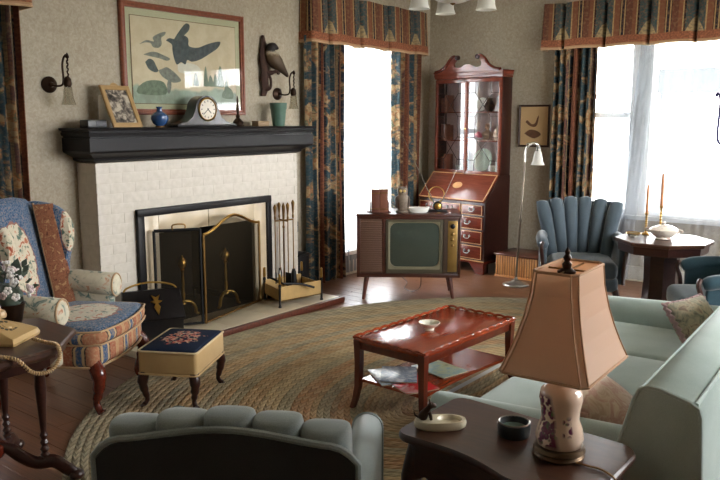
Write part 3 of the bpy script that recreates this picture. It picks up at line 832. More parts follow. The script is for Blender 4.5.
# wall sconces
def sconce(y, z, label):
    t = thing('wall_sconce', label, 'sconce', (XL, y, z), group='pair of bronze wall sconces above the mantel')
    obj('back_plate', G().lathe([(.055, 0), (.055, .012), (.04, .022), (.02, .03), (.012, .045)], 20, T(ry=90)), BRONZE, t)
    obj('arm', G().tube(spline([(.03, 0, 0), (.08, .015, -.01), (.12, .03, .0), (.135, .03, .05), (.13, .03, .12), (.14, .035, .17), (.165, .04, .19), (.175, .045, .17)], 5), .007, 8), BRONZE, t)
    obj('finial', G().lathe([(.004, .165), (.014, .175), (.01, .19), (.002, .205)], 10, T(.172, .043, 0)), BRONZE, t)
    ch = []
    obj('chain', G().tube([(.17 + .004 * sin(i * 1.7), .043 + .004 * cos(i * 1.7), .165 - i * .009) for i in range(14)], [.005 + .002 * (i % 2) for i in range(14)], 6), BRONZE, t)
    obj('socket', G().lathe([(.012, .05), (.024, .035), (.028, .0), (.02, -.02)], 14, T(.165, .04, 0)), BRONZE, t)
    obj('glass_shade', G().lathe([(.024, -.015), (.028, -.03), (.034, -.09), (.048, -.135), (.045, -.135), (.031, -.09), (.025, -.03), (.022, -.018)], 18, T(.165, .04, 0)), glass_m('sconce_glass', (.93, .92, .88), .16, .08) if 'sconce_glass' not in bpy.data.materials else bpy.data.materials['sconce_glass'], t)
    return t
sconce(2.82, 1.83, 'bronze wall sconce with glass bell shade, beside the photo frame')
sconce(5.02, 1.825, 'bronze wall sconce with glass bell shade, under the carved bird')

# ------------------------------------------------------------------ mantel things (shelf top z = 1.541)
ZM = 1.5412
pf = thing('photo_frame', 'gilt photo frame with an old black and white photograph on the mantel', 'photo frame', (-4.59, 3.25, ZM), 0)
tl = math.degrees(math.atan2(.15, .29))
Mf = Matrix.Translation((0, 0, .004)) @ Matrix.Rotation(R(-tl), 4, 'Y')
wf, hf = .24, .325
def LF(x, i): return [(x, -wf / 2 + i, i), (x, wf / 2 - i, i), (x, wf / 2 - i, hf - i), (x, -wf / 2 + i, hf - i)]
obj('frame', G().loft([LF(-.008, 0), LF(.006, 0), LF(.010, .006), LF(.008, .03), LF(.003, .034), LF(-.008, .034)], Mf, cap=False), plain('gilt_wood', (186, 152, 104), .45, .3), pf, ang=20)
def m_photo():
    n = NT('old_photograph'); v = n.co(); f = n.noise(v, 22, 4, .6, .6)
    return n.fin(n.ramp(f, [(.35, lin((40, 36, 34))), (.5, lin((120, 110, 100))), (.62, lin((196, 186, 168)))]), .35)
obj('photograph', G().box(-.004, .001, -.09, .09, .03, .295, Mf), m_photo(), pf, False)
obj('crest', G().prism([(-.035, 0), (.035, 0), (.02, .018), (0, .026), (-.02, .018)], -.006, .006, Mf @ Matrix(((0, 0, 1, 0), (1, 0, 0, 0), (0, 1, 0, hf - .002), (0, 0, 0, 1)))), plain('gilt_crest', (176, 146, 100), .5, .2), pf)
obj('strut', G().tube([Mf @ Vector((-.01, 0, .2)), (-.19, 0, .004)], .008, 6), WALNUT, pf)
o = thing('small_radio', 'small black box device at the wing chair end of the mantel', 'device', (-4.66, 3.02, ZM))
obj('case', G().rbox(-.05, .05, -.075, .075, 0, .055, .006, 2), BLACKP, o); obj('dial_plate', G().rbox(.049, .053, -.01, .07, .01, .045, .002, 1), plain('grey_plate', (66, 66, 72), .5), o)
one('pillar_candle', 'thick white candle behind the gilt photo frame', 'candle', G().lathe([(.046, 0), (.048, .006), (.043, .22), (.038, .228), (.012, .222), (.003, .222), (.002, .235)], 20), plain('white_wax', (222, 214, 200), .5), (-4.78, 3.20, ZM))
bv = thing('blue_vase', 'small round blue glazed vase between photo frame and mantel clock', 'vase', (-4.66, 3.575, ZM))
obj('body', G().lathe([(.028, 0), (.032, .006), (.03, .012), (.052, .03), (.066, .06), (.062, .085), (.04, .105), (.022, .115), (.018, .135), (.024, .15), (.02, .15), (.014, .13)], 24), plain('blue_glaze', (44, 74, 118), .18, var=.25, scale=30, coat=.5), bv)
obj('foot_ring', G().lathe([(.034, 0), (.034, .008), (.03, .011)], 20), OLDBRASS, bv)
# tambour clock
mc = thing('mantel_clock', 'dark tambour mantel clock with round white dial', 'clock', (-4.65, 3.985, ZM), 0)
pr_ = [(-.29, 0), (.29, 0), (.29, .022), (.27, .028)]
right = [(.27, .028), (.2, .04), (.145, .075), (.12, .125)]
hump = [(.115 * cos(R(a)), .125 + .115 * sin(R(a))) for a in range(10, 171, 10)]
left = [(-.12, .125), (-.145, .075), (-.2, .04), (-.27, .028), (-.29, .022)]
poly = [(-.29, 0), (.29, 0), (.29, .022)] + right + hump + left
Mx = Matrix(((0, 0, 1, 0), (1, 0, 0, 0), (0, 1, 0, 0), (0, 0, 0, 1)))
obj('case', G().prism(poly, -.06, .05, Mx), plain('clock_case', (38, 31, 29), .28, var=.15, coat=.4), mc, True)
obj('base_moulding', G().rbox(-.07, .062, -.3, .3, -.0, .018, .005, 2), BLACKW, mc)
obj('bezel', G().lathe([(.09, 0), (.092, .008), (.084, .014), (.078, .008), (.078, .0)], 32, T(.05, 0, .135, ry=90)), BRASS, mc)
DIAL = plain('white_dial', (226, 216, 198), .35, var=.04)
dl = obj('dial', G().lathe([(.078, 0), (.078, .006), (.07, .008)], 32, T(.05, 0, .135, ry=90)), DIAL, mc)
for h in range(12):
    a = R(h * 30)
    obj('hour_mark', G().box(.0585, .0592, -.003, .003, .056, .07, T(0, 0, .135) @ Matrix.Rotation(a, 4, 'X')), BLACKP, dl, False)
for a, l, w_ in ((130, .062, .0025), (225, .042, .0035)):
    obj('clock_hand', G().box(.0592, .0605, -w_, w_, -.01, l, T(0, 0, .135) @ Matrix.Rotation(R(a), 4, 'X')), BLACKP, dl, False)
one('spire_ornament', 'dark metal ornament with a tall spire beside the mantel clock', 'ornament', G().lathe([(.05, 0), (.052, .008), (.04, .016), (.044, .035), (.03, .055), (.014, .07), (.018, .085), (.009, .1), (.013, .14), (.006, .19), (.01, .205), (.002, .25)], 16), BRONZE, (-4.67, 4.37, ZM))
tb = thing('trinket_box', 'small tan wooden box between spire ornament and green cup', 'box', (-4.67, 4.63, ZM))
obj('body', G().rbox(-.04, .04, -.065, .065, 0, .034, .004, 1), plain('tan_box', (150, 124, 92), .6), tb); obj('lid', G().rbox(-.042, .042, -.067, .067, .034, .045, .004, 1), plain('tan_lid', (166, 140, 106), .6), tb)
one('green_cup', 'tall green pottery cup on the mantel under the sconce', 'cup', G().lathe([(.05, 0), (.054, .01), (.062, .08), (.068, .14), (.073, .15), (.076, .2), (.071, .2), (.066, .15), (.05, .03), (.005, .025)], 24), plain('green_glaze', (78, 108, 92), .5, var=.1), (-4.67, 4.85, ZM))

# ------------------------------------------------------------------ television
tv = thing('television_set', 'old console television in a walnut cabinet on splayed legs', 'television', (-3.72, 5.49, 0), 36)
W_ = .46
cab = obj('cabinet', G().rbox(-W_, W_, .012, .42, .205, .755, .008, 1), TVWOOD, tv)
obj('cabinet_top', G().rbox(-W_ - .006, W_ + .006, -.006, .426, .75, .775, .006, 1), TVWOOD, tv)
obj('cabinet_rim', G().rbox(-W_, -W_ + .03, -.002, .02, .205, .75, .004, 1).rbox(W_ - .022, W_, -.002, .02, .205, .75, .004, 1).rbox(-W_, W_, -.002, .02, .205, .24, .004, 1).rbox(-W_, W_, -.002, .02, .728, .75, .004, 1), TVWOOD, tv)
sg = obj('speaker_grille', G().box(-.43, -.235, .002, .014, .25, .725), plain('grille_cloth', (92, 66, 50), .8, var=.15, scale=60), tv, False)
for k in range(23):
    z = .262 + k * .0197
    obj('slat', G().rbox(-.428, -.237, -.005, .004, z, z + .011, .003, 1), plain('grille_slat', (98, 68, 52), .6) if 'grille_slat' not in bpy.data.materials else bpy.data.materials['grille_slat'], sg)
obj('divider', G().rbox(-.235, -.2, -.004, .014, .24, .73, .004, 1), TVWOOD, tv)
BEZ = plain('bezel_grey_brown', (84, 78, 62), .42, .3); BEZL = plain('bezel_light', (128, 122, 98), .42, .2); GOLDP = plain('gold_panel', (150, 120, 66), .38, .6)
sx0, sx1, sz0, sz1 = -.2, .30, .245, .728
def LR(y, x0, x1, z0, z1, r, n=6):
    p = []
    for cx, cz, a in ((x1 - r, z0 + r, -90), (x1 - r, z1 - r, 0), (x0 + r, z1 - r, 90), (x0 + r, z0 + r, 180)):
        p += [(cx + r * cos(R(a + 90 * i / n)), y, cz + r * sin(R(a + 90 * i / n))) for i in range(n + 1)]
    return p
obj('bezel', G().loft([LR(.012, sx0, sx1, sz0, sz1, .004), LR(-.012, sx0, sx1, sz0, sz1, .006), LR(-.014, sx0 + .02, sx1 - .02, sz0 + .035, sz1 - .014, .012), LR(-.010, sx0 + .022, sx1 - .022, sz0 + .037, sz1 - .022, .012)], cap=False), BEZ, tv, ang=25)
obj('screen_mask', G().loft([LR(-.012, sx0 + .02, sx1 - .02, sz0 + .035, sz1 - .02, .012), LR(-.008, sx0 + .034, sx1 - .03, sz0 + .058, sz1 - .03, .06), LR(.004, sx0 + .036, sx1 - .032, sz0 + .06, sz1 - .032, .06)], cap=False), BEZL, tv, ang=25)
def scr(u, v):
    a, b = 2 * u - 1, 2 * v - 1
    k = .07
    x = a * (1 - k * b * b * .6) ; z = b * (1 - k * a * a)
    return (.052 + x * .225, .008 - .028 * (1 - a * a * .8) * (1 - b * b * .8), .501 + z * .202)
obj('screen', G().sheet(scr, 20, 16, .004), plain('crt_glass', (62, 70, 62), .06, var=.05, spec=.6), tv, ang=80)
obj('control_panel', G().rbox(.305, .435, -.010, .012, .245, .728, .004, 1), plain('panel_brown', (72, 56, 44), .5), tv)
cp = obj('gold_plate', G().rbox(.345, .428, -.014, -.008, .26, .715, .003, 1), GOLDP, tv)
for z, r_ in ((.67, .022), (.60, .016), (.55, .014), (.50, .012)):
    obj('knob', G().lathe([(r_, 0), (r_, .012), (r_ * .7, .018), (r_ * .3, .02)], 14, T(.386, -.012, z, rx=90)), BLACKP if z > .65 else GOLDP, cp)
for x in (-.37, .37):
    for y in (.07, .35):
        dx = .03 if x > 0 else -.03; dy = .04 if y > .2 else -.05
        obj('leg', G().tube([(x, y, .21), (x + dx, y + dy, .01), (x + dx, y + dy, .0)], [.024, .014, .014], 10), REDWOOD, tv)
def tvp(x, y, z=.7755):
    a = R(36); return (-3.72 + cos(a) * x - sin(a) * y, 5.49 + sin(a) * x + cos(a) * y, z)
# books and bookends
BK = [plain('book_brown', (106, 62, 46), .6), plain('book_rust', (122, 74, 54), .6)]; PAGE = plain('book_pages', (206, 192, 160), .8)
for k, (x, h) in enumerate(((-.296, .205), (-.2215, .208))):
    b = thing('book', ('brown leather-bound book standing on the television by the window', 'reddish leather-bound book standing next to the owl figurine')[k], 'book', tvp(x, .15), 36, 'books between bookends on the television')
    obj('cover', G().rbox(-.037, -.032, -.06, .06, 0, h, .002, 1).rbox(.032, .037, -.06, .06, 0, h, .002, 1).rbox(-.037, .037, -.064, -.058, 0, h, .003, 1), BK[k], b)
    obj('pages', G().box(-.032, .032, -.058, .056, .004, h - .004), PAGE, b, False)
    for z in (.03, h - .035): obj('spine_band', G().rbox(-.0375, .0375, -.067, -.06, z, z + .008, .002, 1), OLDBRASS, b)
for k, (x, s) in enumerate(((-.342, -1), (-.180, 1))):
    be = thing('bookend', ('rounded dark bookend at the window side of the two books', 'rounded dark bookend between the books and the owl')[k], 'bookend', tvp(x, .15), 36, 'pair of bookends on the television')
    obj('upright', G().prism([(-.05, 0), (.05, 0), (.05, .06), (.035, .09), (0, .1), (-.035, .09), (-.05, .06)], -.006, .006, Matrix(((0, 0, 1, 0), (1, 0, 0, 0), (0, 1, 0, 0), (0, 0, 0, 1)))), REDWOOD, be, False)
    obj('base', G().rbox(min(0, s * .03), max(0, s * .03), -.05, .05, 0, .010, .003, 1), REDWOOD, be)
# owl
ow = thing('owl_figurine', 'mottled brown owl figurine standing on the television', 'figurine', tvp(-.055, .12), 36)
ow.scale = (1.2, 1.2, 1.12)
OWL = plain('owl_glaze', (112, 98, 84), .55, var=.35, scale=45)
obj('body', G().lathe([(.046, 0), (.05, .008), (.048, .016), (.034, .022), (.042, .05), (.05, .09), (.046, .12), (.034, .14), (.036, .155), (.04, .175), (.034, .195), (.015, .206), (.002, .208)], 18), OWL, ow)
for s in (-1, 1):
    obj('ear_tuft', G().lathe([(.012, 0), (.002, .028)], 8, T(s * .022, -.012, .192, ry=s * 15)), OWL, ow)
    obj('eye', G().lathe([(.011, 0), (.011, .004), (.005, .006)], 12, T(s * .014, -.035, .175, rx=90)), plain('owl_eye', (206, 176, 110), .3) if 'owl_eye' not in bpy.data.materials else bpy.data.materials['owl_eye'], ow)
    obj('wing', G().ell((s * .042, .0, .085), (.014, .032, .05), 10, 8), plain('owl_wing', (78, 64, 54), .6) if 'owl_wing' not in bpy.data.materials else bpy.data.materials['owl_wing'], ow)
obj('beak', G().lathe([(.006, 0), (.001, .014)], 8, T(0, -.036, .166, rx=120)), BLACKP, ow)
# white dish
wd = thing('white_dish', 'long white ruffled milk-glass dish on the television', 'dish', tvp(.085, .12), 36)
lp = []
for s, z in ((.75, 0), (.85, .012), (.96, .035), (1, .045), (.95, .043), (.7, .018), (.1, .014)):
    lp.append([(.105 * s * cos(2 * pi * k / 32) * (1 + (.04 * sin(8 * 2 * pi * k / 32) if s > .9 else 0)), .06 * s * sin(2 * pi * k / 32), z) for k in range(32)])
obj('bowl', G().loft(lp), WHITEC, wd, ang=60)
# rabbit ears
an = thing('television_antenna', 'rabbit-ear antenna with round dial and wire loop on the television', 'antenna', tvp(.262, .17), 36)
obj('base', G().rbox(-.085, .085, -.03, .03, 0, .02, .006, 2), BLACKP, an)
obj('tuner_housing', G().lathe([(.042, 0), (.042, .03), (.036, .036)], 20, T(0, .018, .052, rx=90)), BLACKP, an)
obj('tuner_dial', G().lathe([(.03, 0), (.03, .006), (.02, .009), (.008, .012), (.008, .016)], 20, T(0, -.016, .052, rx=90)), BRASS, an)
obj('antenna_rod', G().tube([(-.03, .01, .08), (-.09, .01, .2), (-.34, .04, .72)], [.004, .0035, .002], 6), CHROME, an)
obj('antenna_rod', G().tube([(.03, .01, .08), (.07, .01, .16), (.18, .06, .40)], [.004, .0035, .002], 6), CHROME, an)
obj('wire_loop', G().tube([(-.01 + .07 * cos(R(a)), .02, .155 + .07 * sin(R(a))) for a in range(-70, 251, 16)], .005, 6), BRASS, an)
one('power_cord', 'thin black cord trailing on the floor beneath the television', 'cord', G().tube(spline([(-3.83, 5.86, .2), (-3.82, 5.84, .05), (-3.86, 5.78, .006), (-4.0, 5.84, .006), (-4.15, 6.1, .006), (-4.5, 6.4, .006)], 6), .004, 6), BLACKP)
# ------------------------------------------------------------------ bureau bookcase
bu = thing('bureau_bookcase', 'tall mahogany bureau bookcase with swan-neck pediment in the corner', 'bureau', (-4.18, 6.95, 0), -8)
hw = .45; dp = .44
# lower carcass: profile with sloped top
YZ = Matrix(((0, 0, 1, 0), (1, 0, 0, 0), (0, 1, 0, 0), (0, 0, 0, 1)))
obj('carcass', G().prism([(.012, .13), (dp, .13), (dp, 1.015), (.25, 1.015), (.012, .745)], -hw, hw, YZ), MAHOGD, bu, False)
obj('base_moulding', G().rbox(-hw - .012, hw + .012, -.012, dp, .105, .135, .006, 1), MAHOG, bu)
obj('base_line', G().rbox(-hw - .014, hw + .014, -.014, .0, .128, .138, .002, 1), INLAY, bu)
for s in (-1, 1):
    obj('bracket_foot', G().prism([(-.01, 0), (.09, 0), (.10, .03), (.13, .06), (.17, .108), (-.01, .108)], -.012, .012, Matrix(((-s, 0, 0, s * hw), (0, 0, 1, .0), (0, 1, 0, 0), (0, 0, 0, 1)))), MAHOG, bu, False)
    obj('bracket_foot', G().rbox(min(s * hw, s * (hw - .03)), max(s * hw, s * (hw - .03)), .0, .1, 0, .106, .004, 1).rbox(min(s * hw, s * (hw - .03)), max(s * hw, s * (hw - .03)), dp - .1, dp, 0, .106, .004, 1), MAHOGD, bu)
def drawer(x0, x1, z0, z1, nh):
    d = obj('drawer', G().rbox(x0, x1, -.006, .03, z0, z1, .004, 1), MAHOG, bu)
    t = .006
    obj('stringing', G().box(x0 + .004, x1 - .004, -.0072, -.005, z0 + .004, z0 + .004 + t).box(x0 + .004, x1 - .004, -.0072, -.005, z1 - .004 - t, z1 - .004).box(x0 + .004, x0 + .004 + t, -.0072, -.005, z0 + .004, z1 - .004).box(x1 - .004 - t, x1 - .004, -.0072, -.005, z0 + .004, z1 - .004), INLAY, d, False)
    zc = (z0 + z1) / 2 + .012
    for k in range(nh):
        xc = x0 + (x1 - x0) * ((.5,) if nh == 1 else (.22, .78))[k]
        for s in (-1, 1): obj('rosette', G().lathe([(.012, 0), (.012, .005), (.006, .01)], 12, T(xc + s * .03, -.006, zc, rx=90)), SILVER, d)
        obj('bail_handle', G().tube(spline([(xc - .03, -.016, zc), (xc - .032, -.02, zc - .014), (xc - .018, -.022, zc - .025), (xc + .018, -.022, zc - .025), (xc + .032, -.02, zc - .014), (xc + .03, -.016, zc)], 4), .0036, 6), SILVER, d)
drawer(-.43, -.155, .612, .722, 1); drawer(-.145, .145, .612, .722, 1); drawer(.155, .43, .612, .722, 1)
drawer(-.43, .43, .462, .598, 2); drawer(-.43, .43, .308, .448, 2); drawer(-.43, .43, .148, .294, 2)
fa = math.degrees(math.atan2(.268, .25))
Mfl = T(0, -.002, .748) @ Matrix.Rotation(R(fa), 4, 'X')
flp = obj('writing_flap', G().rbox(-.445, .445, 0, .365, -.004, .016, .004, 1, M=Mfl), MAHOGL, bu)
ef = .012
obj('stringing', G().box(-.44, .44, .004, .004 + ef, .0155, .0172, Mfl).box(-.44, .44, .349, .361, .0155, .0172, Mfl).box(-.44, -.428, .004, .361, .0155, .0172, Mfl).box(.428, .44, .004, .361, .0155, .0172, Mfl), INLAY, flp, False)
obj('oval_inlay', G().prism([(.062 * cos(2 * pi * k / 24), .195 + .042 * sin(2 * pi * k / 24)) for k in range(24)], .0155, .0174, Mfl), INLAY, flp, False)
# upper case
z0, z1 = 1.015, 2.05; yf = .255
g = G().rbox(-.445, -.42, yf + .02, dp, z0, z1, .002, 1).rbox(.42, .445, yf + .02, dp, z0, z1, .002, 1).rbox(-.445, .445, yf + .02, dp, z0, z0 + .02, .002, 1).rbox(-.445, .445, yf + .02, dp, z1 - .02, z1, .002, 1)
obj('upper_case', g, MAHOGD, bu)
obj('back_panel', G().box(-.42, .42, dp - .012, dp - .002, z0, z1), plain('cabinet_lining', (176, 160, 158), .8), bu, False)
obj('centre_stile', G().box(-.008, .008, yf + .02, yf + .03, z0, z1), MAHOG, bu, False)
for z in (1.375, 1.68): obj('shelf', G().rbox(-.42, .42, yf + .04, dp - .012, z - .012, z, .002, 1), MAHOGL, bu)
for i, (xa, xb_) in enumerate(((-.445, -.002), (.002, .445))):
    st = .036; zb, zt = z0 + .004, z1 - .025
    g = G().rbox(xa, xa + st, yf, yf + .022, zb, zt, .003, 1).rbox(xb_ - st, xb_, yf, yf + .022, zb, zt, .003, 1).rbox(xa, xb_, yf, yf + .022, zb, zb + .036, .003, 1).rbox(xa, xb_, yf, yf + .022, zt - .04, zt, .003, 1)
    d = obj('glazed_door', g, MAHOGL, bu)
    if i:   # stands a little ajar, hinged at its outer edge
        a_ = R(7); d.rotation_euler = (0, 0, a_); d.location = (.445 - .445 * cos(a_) + yf * sin(a_), yf - .445 * sin(a_) - yf * cos(a_), 0)
    ax, bx_, az, bz = xa + st, xb_ - st, zb + .036, zt - .04
    P = lambda u, v: (ax + (bx_ - ax) * u, yf + .008, az + (bz - az) * v)
    segs = []
    za = [(.25, 1), (.25, .88), (.75, .62), (.75, .38), (.25, .12), (.25, 0)]
    for q in (za, [(1 - u, v) for u, v in za]): segs.append(q)
    for v in (.88, .62, .38, .12): segs += [[(0, v), (.25, v)], [(.75, v), (1, v)]]
    for q in segs: obj('glazing_bar', G().tube([P(*t) for t in q], .0042, 5), MAHOGD, d)
    obj('glass', G().box(ax, bx_, yf + .012, yf + .015, az, bz), GLASS if i else glass_m('door_glass', refl=.12), d, False)
    if i: obj('lock_plate', G().lathe([(.008, 0), (.008, .004)], 10, T(xa + .018, yf, 1.5, rx=90)), BRASS, d)
obj('cornice', G().loft([[(-.445 - d, yf - d, z), (.445 + d, yf - d, z), (.445 + d, dp, z), (-.445 - d, dp, z)] for z, d in ((2.03, 0), (2.04, .006), (2.052, .006), (2.06, .012), (2.085, .010), (2.095, .016), (2.105, .018))]), MAHOGL, bu, ang=20)
# swan neck pediment
def swan(s):
    c = spline([(.43, 2.105, 0), (.36, 2.12, 0), (.29, 2.16, 0), (.235, 2.225, 0), (.18, 2.262, 0), (.135, 2.25, 0)], 5)
    return [(s * p[0], p[1]) for p in c]
XZ = lambda y: Matrix(((1, 0, 0, 0), (0, 0, 1, y), (0, 1, 0, 0), (0, 0, 0, 1)))
topl = swan(-1); topr = swan(1)
low = [(.155, 2.225), (.185, 2.19), (.175, 2.155), (.13, 2.14), (.08, 2.15), (.04, 2.172), (0, 2.18)]
poly = [(-.43, 2.104), (.43, 2.104)] + topr[1:] + low + [(-x, z) for x, z in low[:-1]][::-1] + topl[1:][::-1]
obj('pediment_board', G().prism(poly, .0, .022, XZ(yf - .01)), MAHOGL, bu, False)
for s, tp in ((-1, topl), (1, topr)):
    obj('swan_neck_moulding', G().tube([(p[0], yf - .02, p[1] + .004) for p in tp], [.017 - .006 * i / len(tp) for i in range(len(tp))], 8, flat=(1, 1.3)), MAHOG, bu)
    obj('scroll_rosette', G().lathe([(.026, 0), (.026, .03), (.02, .04), (.008, .044)], 18, T(s * .135, yf + .005, 2.25, rx=90)), MAHOGD, bu)
obj('top_panel', G().box(-.44, .44, yf, dp, 2.1, 2.106), MAHOGD, bu, False)
# things in the bookcase
def bp(x, y, z):
    a = R(-8); return (-4.18 + cos(a) * x - sin(a) * y, 6.95 + sin(a) * x + cos(a) * y, z)
def plate_g(r): return G().lathe([(r * .5, 0), (r * .55, .004), (r * .96, .018), (r, .022), (r * .97, .024), (r * .6, .010), (.002, .008)], 24, T(0, 0, r, rx=78))
DUSTY = plain('pink_glaze', (214, 92, 120), .4); GREENP = plain('pale_green_glaze', (196, 214, 196), .3); 
one('display_plate', 'small white plate on the upper bookcase shelf', 'plate', plate_g(.075), WHITEC, bp(.10, .40, 1.681), -8)
f_ = thing('porcelain_figurine', 'tall pale porcelain figurine on the upper bookcase shelf', 'figurine', bp(.34, .36, 1.681), -8)
obj('gown', G().lathe([(.045, 0), (.05, .01), (.035, .06), (.022, .1), (.03, .13), (.024, .15), (.01, .16)], 16), plain('grey_white_glaze', (206, 206, 206), .3), f_)
obj('head', G().ell((0, 0, .178), (.017, .018, .022)), CREAMC, f_)
one('black_jug', 'dark pottery jug behind the cross bars on the upper bookcase shelf', 'jug', G().lathe([(.03, 0), (.05, .03), (.055, .06), (.04, .1), (.028, .12), (.034, .14), (.03, .14), (.02, .11)], 18), BRONZE, bp(.21, .37, 1.681), -8)
pk = thing('pink_flower', 'bright pink china flower on the middle bookcase shelf', 'china flower', bp(.08, .36, 1.376), -8)
for k in range(7):
    a = k * 2 * pi / 6
    obj('petal', G().ell((.03 * cos(a) if k else 0, .02 * sin(a) if k else 0, .05 + (.02 if not k else 0)), (.026, .022, .024), 10, 6), DUSTY, pk)
obj('stand', G().lathe([(.03, 0), (.03, .006), (.01, .012), (.01, .04)], 12), WHITEC, pk)
bs = thing('small_bust', 'small brown bust on the middle bookcase shelf', 'bust', bp(.21, .35, 1.376), -8)
obj('shoulders', G().lathe([(.05, 0), (.052, .01), (.04, .03), (.065, .06), (.055, .085), (.022, .1), (.02, .12)], 16), plain('stone_tan', (146, 122, 100), .7), bs)
obj('head', G().ell((0, 0, .145), (.03, .034, .038)), plain('bust_head', (134, 96, 74), .7), bs)
one('white_jar', 'white shouldered jar on the middle bookcase shelf', 'jar', G().lathe([(.035, 0), (.05, .02), (.058, .08), (.04, .12), (.025, .135), (.03, .15), (.026, .15), (.02, .13)], 20), CREAMC, bp(.345, .36, 1.376), -8)
one('display_plate', 'large pale green plate standing at the bottom of the bookcase', 'plate', plate_g(.125), GREENP, bp(.13, .40, 1.037), -8)
one('china_mug', 'short white mug at the bottom of the bookcase', 'mug', G().lathe([(.03, 0), (.036, .006), (.036, .075), (.033, .075), (.031, .01), (.002, .008)], 18), WHITEC, bp(.285, .33, 1.037), -8)
one('china_canister', 'tall white canister at the bottom of the bookcase', 'canister', G().lathe([(.036, 0), (.038, .006), (.038, .13), (.028, .14), (.012, .142), (.014, .155), (.002, .16)], 18), WHITEC, bp(.365, .35, 1.037), -8)
for k in range(6):
    h = .15 + .03 * (k * 7 % 4) / 3
    z = (1.037, 1.376, 1.681)[k // 2]
    b = thing('old_book', ('brown', 'rust')[k % 2] + ' cloth-bound book on the ' + ('lowest', 'middle', 'upper')[k // 2] + ' bookcase shelf', 'book', bp(-.37 + .045 * (k % 2), .36, z), -8, 'dark books in the bookcase')
    obj('cover', G().rbox(-.02, -.016, -.06, .05, 0, h, .001, 1).rbox(.016, .02, -.06, .05, 0, h, .001, 1).rbox(-.02, .02, -.064, -.058, 0, h, .002, 1), BK[k % 2], b); obj('pages', G().box(-.016, .016, -.058, .046, .004, h - .004), PAGE, b, False)
one('china_cup', 'white cup in the left side of the bookcase', 'cup', G().lathe([(.02, 0), (.03, .02), (.038, .06), (.035, .06), (.027, .02), (.002, .008)], 18), WHITEC, bp(-.18, .36, 1.037), -8)

# ------------------------------------------------------------------ floor lamp
fl_ = thing('floor_lamp', 'slim pewter gooseneck floor lamp with white bell shade', 'floor lamp', (-3.235, 6.64, 0), 37.85)
obj('base', G().lathe([(.125, 0), (.128, .008), (.12, .018), (.07, .026), (.05, .04), (.02, .055), (.014, .08)], 28), SILVER, fl_)
obj('pole', G().tube([(0, 0, .05), (.025, 0, .62), (.0255, 0, .63), (.0265, 0, .65), (.027, 0, .66), (.052, 0, 1.22)], [.011, .011, .016, .016, .009, .009], 12), plain('antique_pewter', (112, 103, 90), .45, .8), fl_)
nk = [(p[0] + .052, p[1], p[2]) for p in spline([(0, 0, 1.20), (.0, 0, 1.30), (.03, 0, 1.355), (.075, 0, 1.375), (.11, 0, 1.36), (.12, 0, 1.33)], 6)]
obj('gooseneck', G().tube(nk, [.010] * 10 + [.014] * 15 + [.010] * 6, 10), CHROME, fl_)
obj('leaf_ornament', G().ell((.085, 0, 1.365), (.035, .014, .016), 10, 6, None), CHROME, fl_)
obj('socket', G().lathe([(.012, .02), (.02, .0), (.024, -.03), (.02, -.05)], 14, T(.172, 0, 1.335)), SILVER, fl_)
obj('bell_shade', G().lathe([(.02, -.03), (.03, -.04), (.04, -.08), (.05, -.13), (.066, -.165), (.062, -.165), (.046, -.13), (.036, -.08), (.026, -.042)], 24, T(.172, 0, 1.335)), FROST, fl_)

# ------------------------------------------------------------------ slatted basket box
bk = thing('wicker_hamper', 'low slatted wooden hamper with dark lid beside the bureau', 'hamper', (-3.36, 7.10, 0), -3)
SLATM = wood('hamper_slat', (168, 110, 58), (206, 148, 88), .5, sc_=(14, 14, 2)); SLATB = plain('hamper_core', (60, 36, 22), .8)
obj('box_core', G().rbox(-.235, .235, -.185, .185, .012, .225, .003, 1), SLATB, bk)
for k in range(17): obj('slat', G().rbox(-.232 + k * .0276, -.232 + k * .0276 + .02, -.195, -.183, .02, .225, .003, 1), SLATM, bk)
for k in range(13): obj('slat', G().rbox(.233, .245, -.18 + k * .0276, -.18 + k * .0276 + .02, .02, .225, .003, 1), SLATM, bk)
obj('bottom_rail', G().rbox(-.245, .245, -.2, .19, 0, .02, .003, 1), SLATM, bk)
obj('lid', G().rbox(-.255, .255, -.205, .2, .225, .245, .006, 1), wood('hamper_lid', (64, 32, 20), (96, 50, 32), .4), bk)

